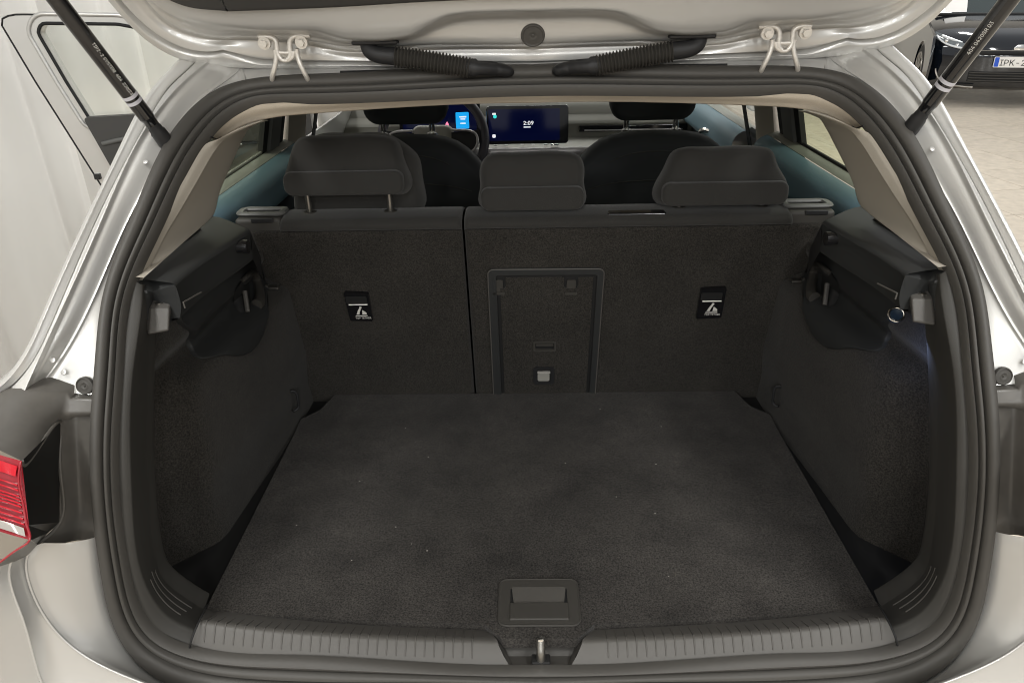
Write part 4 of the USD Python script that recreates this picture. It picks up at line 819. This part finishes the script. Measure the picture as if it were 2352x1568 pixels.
# ------------------------------------------------------------------ the dark car parked behind
dc = thing('parked_car', 'dark navy car facing the camera at the upper right with a white plate', 'car')
yw = math.radians(-10); fx = np.array([math.cos(yw), -math.sin(yw)*-1, 0]); fx = np.array([math.cos(.30), -math.sin(.30), 0]); fy = np.array([math.sin(.30), math.cos(.30), 0])
DO = np.array([5.82, 8.62, 0])
def D(x, y, z): return DO + fx*x + fy*y + [0, 0, z]
pf = [(.16, .20), (.06, .24), (.02, .32), (.0, .45), (.0, .58), (.02, .66), (.06, .74), (.14, .81), (.30, .87), (.70, .95), (1.10, 1.00)]
def dcr(x): return .42*(abs(x)/.9)**3.2
xs = np.linspace(-.9, .9, 49); R = [[D(x, y + dcr(x)*(1-.55*min(1, y/1.1)), z - .05*(abs(x)/.9)**4*(z > .7)) for x in xs] for y, z in pf]
obj('front_body', grid(dens(R, 60)), navy_paint, dc, 60)
obj('windscreen', grid([[D(x*(.78-.16*t), 1.14+.75*t+.12*x*x, 1.01+.42*t) for x in np.linspace(-1, 1, 13)] for t in np.linspace(0, 1, 6)]), mat('dark_glass', (.01, .02, .02), .03, coat=1.), dc, 60)
obj('cowl', tube([D(x, 1.12+.1*x*x, 1.003) for x in np.linspace(-.78, .78, 15)], .02, 8), blk, dc)
obj('roof', grid([[D(x*.62, 1.9+t*2, 1.43+.05*math.sin(t*3)) for x in np.linspace(-1, 1, 9)] for t in np.linspace(0, 1, 6)]), navy_paint, dc, 60)
for sx in (-1, 1):
    sd = sg.Polygon([(.28, .25), (.22, .5), (.30, .80), (1.1, .98), (4.2, 1.0), (4.3, .3)]).difference(sg.Point(.92, .33).buffer(.365))
    o = D(sx*.90, 0, 0); m = prism(sd, .03, (o-fx*.03*(sx > 0), fy, np.array([0, 0, 1.]), fx)); obj('flank', m, navy_paint, dc, 30)
    wcn = D(sx*.80, .92, .33); a_ = fx*sx; th = np.linspace(0, 2*np.pi, 41)
    w_ = obj('wheel', tube([wcn-a_*.10, wcn-a_*.09, wcn+a_*.08, wcn+a_*.095], [.29, .325, .325, .29], 40), tyre, dc, 40)
    obj('alloy_rim', cat(*[prism(sg.Polygon([(.03, -.02), (.225, -.03), (.225, .03), (.03, .02)]), .015, (wcn+a_*.09, fy*math.cos(q)+np.array([0, 0, 1])*math.sin(q), -fy*math.sin(q)+np.array([0, 0, 1.])*math.cos(q), a_)) for q in np.arange(10)*math.pi/5], tube([wcn+a_*.092+fy*.225*math.cos(t)+np.array([0, 0, .225*math.sin(t)]) for t in th], .014, 8)), mag, w_, 40)
    def fp_(x, y, z, o=.006): return D(sx*x, y+dcr(x)*(1-.55*min(1, max(y, 0)/1.1))-o, z)
    hl = grid(dens([[fp_(x, yo-.01, z, .012) for x, z, yo in r] for r in ([(.50, .655, .02), (.62, .67, .02), (.74, .70, .03), (.85, .76, .05)], [(.52, .69, .03), (.63, .72, .045), (.75, .76, .06), (.86, .80, .075)], [(.56, .715, .045), (.66, .755, .06), (.76, .80, .09), (.855, .835, .11)])], 8))
    hd_ = obj('headlamp', thick(hl, .01), lens_m, dc, 50)
    for x, z in ((.64, .70), (.75, .745)): ic = trimesh.creation.icosphere(2, .028); obj('lamp_unit', trimesh.Trimesh(np.array(ic.vertices)+fp_(x, .03, z, .004), ic.faces), chrome, hd_, 40)
    obj('daylight_strip', tube(spl([fp_(x, yo-.012, z, .02) for x, z, yo in ((.52, .668, .02), (.66, .685, .025), (.78, .73, .045), (.85, .80, .08))], 24), .011, 8), lamp_white, hd_, 40); obj('reflector_bowl', tube(spl([fp_(x, .05, z, .012) for x, z in ((.60, .73), (.70, .765), (.80, .80))], 12), .014, 8), lamp_white, hd_, 40)
    obj('fog_trim', tube(spl([fp_(x, .02, z, .012) for x, z in ((.40, .235), (.60, .245), (.74, .30), (.80, .42))], 20), .012, 8), mag, dc)
    obj('mirror', puff(rrect(.2, .13, .05), [(-.08, .03), (-.03, 0), (.02, 0), (.05, .03)], (D(sx*1.02, 1.35, 1.02), fx, np.array([0, 0, 1.]), -fy)), navy_paint, dc, 60)
def fq(x, z, o=.01): return D(x, dcr(x)-o + np.interp(z, [p[1] for p in pf], [p[0] for p in pf])*.6, z)
obj('lower_grille', thick(grid([[fq(x, z, .006) for x in np.linspace(-.48, .48, 11)] for z in (.30, .36, .42)]), .004), blk, dc, 40)
for z in (.315, .345, .375, .405): obj('grille_bar', tube([fq(x, z, .012) for x in np.linspace(-.47, .47, 13)], .006, 6), plastic, dc)
obj('upper_grille', tube([fq(x, .635, .006) for x in np.linspace(-.5, .5, 13)], .010, 8, .03), blk, dc); obj('grille_trim', tube([fq(x, .655, .012) for x in np.linspace(-.52, .52, 13)], .006, 6), mag, dc)
obj('badge', puff(np.stack([.075*np.cos(np.linspace(0, 2*np.pi, 33)[:-1]), .045*np.sin(np.linspace(0, 2*np.pi, 33)[:-1])], 1), [(0, 0), (.012, 0), (.016, .01)], (fq(.0, .68, .0), fx, np.array([0, 0, 1.]), -fy)), chrome, dc, 40)
PB = (fq(-.26, .475, .045), fx, np.array([0, 0, 1.]), -fy)
pt = obj('number_plate', prism(affinity.translate(sg.Polygon(rrect(.52, .118, .012)), .26, .059), .008, PB), plate_w, dc, 30)
obj('plate_band', prism(affinity.translate(sg.Polygon(rrect(.046, .106, .008)), .030, .059), .0095, PB), plate_b, pt, 30)
obj('plate_text', text('IPK-2', .066, (PB[0]+fx*.062+[0, 0, .020]-fy*.0085, *PB[1:]), .001), blk, pt, False)
sheet = prism(sg.box(-.13, 0, .13, .19), .002, (D(-.55, 1.20, 1.03)-fy*.03, fx, np.array([0, .55*0, 1.])*.83+fy*.55, -fy*.83+np.array([0, 0, .55])))
tag(obj('price_sheet', sheet, paper_m), 'white paper sheet lying against the windscreen of the dark navy car', 'paper')
